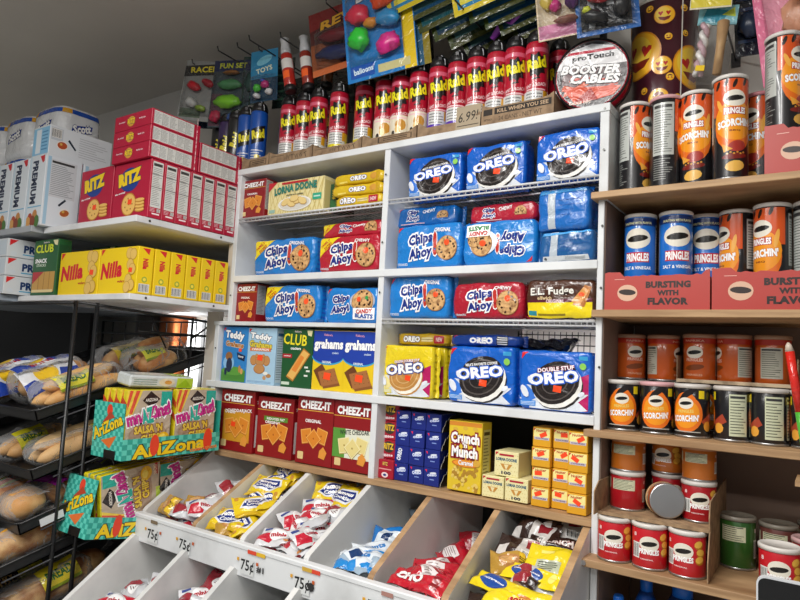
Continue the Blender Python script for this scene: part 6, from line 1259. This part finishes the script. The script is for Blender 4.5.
for i in range(6):
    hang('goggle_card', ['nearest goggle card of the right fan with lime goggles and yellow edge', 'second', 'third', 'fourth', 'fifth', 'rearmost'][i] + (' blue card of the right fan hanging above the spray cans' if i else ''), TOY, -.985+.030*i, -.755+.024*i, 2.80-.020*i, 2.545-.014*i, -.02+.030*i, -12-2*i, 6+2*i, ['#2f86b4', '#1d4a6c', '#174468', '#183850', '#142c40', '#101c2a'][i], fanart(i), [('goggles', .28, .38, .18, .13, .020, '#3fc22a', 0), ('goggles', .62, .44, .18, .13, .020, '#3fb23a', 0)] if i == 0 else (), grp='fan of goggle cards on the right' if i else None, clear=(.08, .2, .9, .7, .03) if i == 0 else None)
m = MB(); m.tube([(-.855, .05, 2.49), (-.82, .05, 2.53), (-.79, .05, 2.52), (-.755, .05, 2.57), (-.72, .05, 2.60), (-.71, .05, 2.64)], [.008, .016, .012, .018, .016, .01], M('#a04ac0', 'plastic'), 12); tag(m.build('toy_sword', None, (.0, .03, 0)), 'purple and pink wavy toy lying slanted behind the tall spray cans', 'toy')
hang('toy_pack', 'clear pack of purple and pink figures on a pale card', TOY, -.680, -.540, 2.60, 2.385, -.02, -6, 15, '#c9b89a', lambda A: (A.r(.02, .02, .98, .2, '#d98ab0'), A.r(.6, .8, .8, .9, '#f2d41c'), A.p([(.8, .3), (.98, .3), (.98, 1), (.7, 1)], '#d96a3a')), [('figure', .42, .68, .15, .22, .018, '#6a1f7a', 15), ('figure', .68, .46, .13, .22, .018, '#4a1a5a', 0), ('figure', .38, .4, .10, .12, .016, '#c22a7a', 30), ('figure', .55, .2, .22, .07, .014, '#8a5a4a', 0), ('figure', .22, .5, .12, .2, .014, '#c9b04a', 0)], clear=(.03, .03, .97, .95, .032))
hang('tool_pack', 'dark blister pack with red and black cable clamps and blue edges', TOY, -.575, -.415, 2.60, 2.378, .0, -5, 15, '#2a62a8', lambda A: (A.r(.08, .06, .88, .98, '#1c2026'), A.r(.2, .1, .3, .9, '#8a8e92'), A.lines(.5, .3, .8, .9, 4, '#c9ccd0', .4)), [('clamp', .3, .62, .18, .10, .016, '#c21f2c', 30), ('clamp', .34, .44, .2, .09, .016, '#b81a28', 25), ('clamp', .3, .2, .22, .10, .016, '#15171a', 20), ('clamp', .62, .6, .12, .30, .018, '#3a3c40', 5), ('clamp', .72, .3, .12, .2, .018, '#17181b', 0), ('clamp', .18, .3, .08, .06, .012, '#c9d23a', 0)], clear=(.05, .04, .92, .95, .036))
hang('toy_pack', 'blue card with a green rounded toy hanging above the maroon tub', TOY, -.430, -.300, 2.72, 2.525, .31, 3, 12, '#1f8ac2', lambda A: A.r(.6, .05, .95, .95, '#2a3f8a'), [('toy', .6, .2, .26, .16, .024, '#2ab23a', 10), ('toy', .3, .14, .2, .1, .014, '#3ab4d9', 0)], clear=(.05, .03, .95, .5, .04))
hang('toy_pack', 'pale yellow and white card above the twisted sticks', TOY, -.275, -.180, 2.60, 2.405, .06, 4, 12, '#e3dcc0', lambda A: (A.r(.02, .02, .98, .14, '#e3d24a'), A.lines(.1, .2, .8, .5, 3, '#5a4a7a', .4)), [('toy', .5, .5, .3, .2, .014, '#8a7a9a', 0)])
# header bag with sticks
bs = MB(); bs.box(-.052, 0, -.055, .052, .004, 0, M('#8ac6d0', 'film')); A = Art(.104, .055, 'film'); A.p([(.1, .2), (.6, .1), (.8, .7), (.2, .9)], '#3a9ab4'); A.p([(.6, .5), (.95, .4), (.9, .9)], '#c9d94a'); bs.art(A, plane((-.052, 0, -.055), (1, 0, 0), (0, 0, 1)))
s1 = MB(); 
for ph in (0, PI): s1.tube([(-.028+.008*math.cos(i*.9+ph), -.014+.008*math.sin(i*.9+ph), -.06-.008*i) for i in range(19)], .008, M('#c9a8b0' if ph else '#e3e0dc', 'plastic'), 8)
s2 = MB(); s2.tube([(.018, -.014, -.055), (.02, -.014, -.12), (.022, -.014, -.2)], [.017, .012, .012], M('#c9a070', 'bread'), 12); s2.tube([(.012, -.016, -.09), (.03, -.016, -.10)], .006, M('#b58a5a', 'matte'), 6)
s3 = MB(); P = []; n1, n2 = 10, 16
s3.box(-.05, -.0005, -.225, .05, .0005, -.05, CL)
for i in range(n1+1):
    for j in range(n2+1): a = i/n1*2-1; P.append((a*.05, -.034*max(0, 1-a*a)**.5*(1+.3*noise.noise(Vector((a*4, j*.6, 1))))-.002, -.05-.175*j/n2))
s3.add(P, [(i*(n2+1)+j, i*(n2+1)+j+1, (i+1)*(n2+1)+j+1, (i+1)*(n2+1)+j) for i in range(n1) for j in range(n2)], CL, True)
s4 = MB(); s4.box(-.036, -.036, -.20, -.012, -.034, -.185, M('#e8c21c', 'matte'))
thing('snack_bag', [('header', bs.mesh('header')), ('twisted_stick', s1.mesh('twisted_stick')), ('wooden_stick', s2.mesh('wooden_stick')), ('clear_bag', s3.mesh('clear_bag')), ('price_tag', s4.mesh('price_tag'))], (-.224, .09, 2.425), (0, R(8), R(10)), 'clear header bag with twisted and wooden sticks hanging behind the orange canisters', 'toy pack', None, (.86, .9, .92))
hang('toy_pack', 'dark navy packaged toy hanging in shade beside the pink card', TOY, -.205, -.135, 2.56, 2.31, .16, -2, 10, '#1a2230', lambda A: A.lines(.1, .1, .9, .9, 7, '#3a4a6a', .3, .5), [('toy', .5, .3, .4, .5, .02, '#223048', 0), ('toy', .5, .75, .4, .4, .02, '#18202c', 0)])
hang('doll_pack', 'pink blister card with tan and black pieces and red heart at upper right', TOY, -.160, .02, 2.50, 2.185, .07, -6, 8, '#e0789a', lambda A: (A.p([(.15, .1), (.4, .02), (.5, .9), (.1, .98)], '#f0a0b8'), A.r(.5, .02, .97, .35, '#e8dce0')), [('figure', .55, .50, .24, .32, .022, '#d99a78', 20), ('figure', .4, .84, .20, .16, .024, '#1b1518', 30), ('red_heart', .8, .78, .26, .22, .026, '#d91f2a', 0), ('figure', .85, .45, .18, .2, .02, '#e8c8c0', 0)], clear=(.1, .04, .97, .96, .05))
A = Art(.02, .02, 'matte'); m = MB(); m.box(-.011, 0, -.011, .011, .0008, .011, M('#e8f01c', 'matte')); tag(m.build('price_sticker', None, (-.063, .005, 2.365)), 'yellow price sticker on the pink blister card', 'price sticker')

# ================================================================== LIGHT AND CAMERA
def area(name, loc, rot, sx, sy, pw, col=(1, .98, .95)):
    l = bpy.data.lights.new(name, 'AREA'); l.shape = 'RECTANGLE'; l.size = sx; l.size_y = sy; l.energy = pw; l.color = col
    o = bpy.data.objects.new(name, l); COL.objects.link(o); o.location = loc; o.rotation_euler = rot; return o
area('ceiling_tube_light', (-.9, -1.55, 2.80), (0, 0, R(90)), 1.6, .12, 34)
area('ceiling_tube_light', (-.5, -1.75, 2.80), (0, 0, R(70)), 1.6, .12, 28)
area('ceiling_tube_light', (-1.6, -3.2, 2.80), (0, 0, 0), 2.4, .15, 46)
area('ceiling_tube_light', (.8, -3.4, 2.80), (0, 0, 0), 1.6, .15, 34)
area('added_fill_light', (-2.38, .13, 1.5), (R(90), 0, R(-20)), .2, .3, 1.5)  # unseen fill light, added to brighten the board behind the rack
area('added_fill_light', (-.66, .345, 1.44), (R(115), 0, 0), .3, .03, .55, (1, .93, .93))  # unseen fill strip, added to brighten the wall behind the wire grid
w = bpy.data.worlds.new('room_light'); scene.world = w; w.use_nodes = True
w.node_tree.nodes['Background'].inputs[0].default_value = (.93, .96, 1, 1); w.node_tree.nodes['Background'].inputs[1].default_value = .20

cam = bpy.data.cameras.new('camera'); co = bpy.data.objects.new('camera', cam); COL.objects.link(co); scene.camera = co
cam.sensor_width = 36; cam.sensor_fit = 'HORIZONTAL'; cam.lens = 632.19/800*36; cam.clip_start = .02
yaw, pit, rol = R(34.4025), R(5.1602), R(2.8805)
F_ = Vector((-math.sin(yaw)*math.cos(pit), math.cos(yaw)*math.cos(pit), math.sin(pit))); Rt = Vector((math.cos(yaw), math.sin(yaw), 0)); U_ = Rt.cross(F_)
Xc = Rt*math.cos(rol) + U_*math.sin(rol); Yc = -Rt*math.sin(rol) + U_*math.cos(rol)
mt = Matrix((Xc, Yc, -F_)).transposed().to_4x4(); mt.translation = Vector((0, -1.6, 1.5)); co.matrix_world = mt
vs = scene.view_settings; vs.view_transform = 'Standard'; vs.look = 'None'; vs.gamma = 1; vs.exposure = 0.02; vs.use_curve_mapping = False
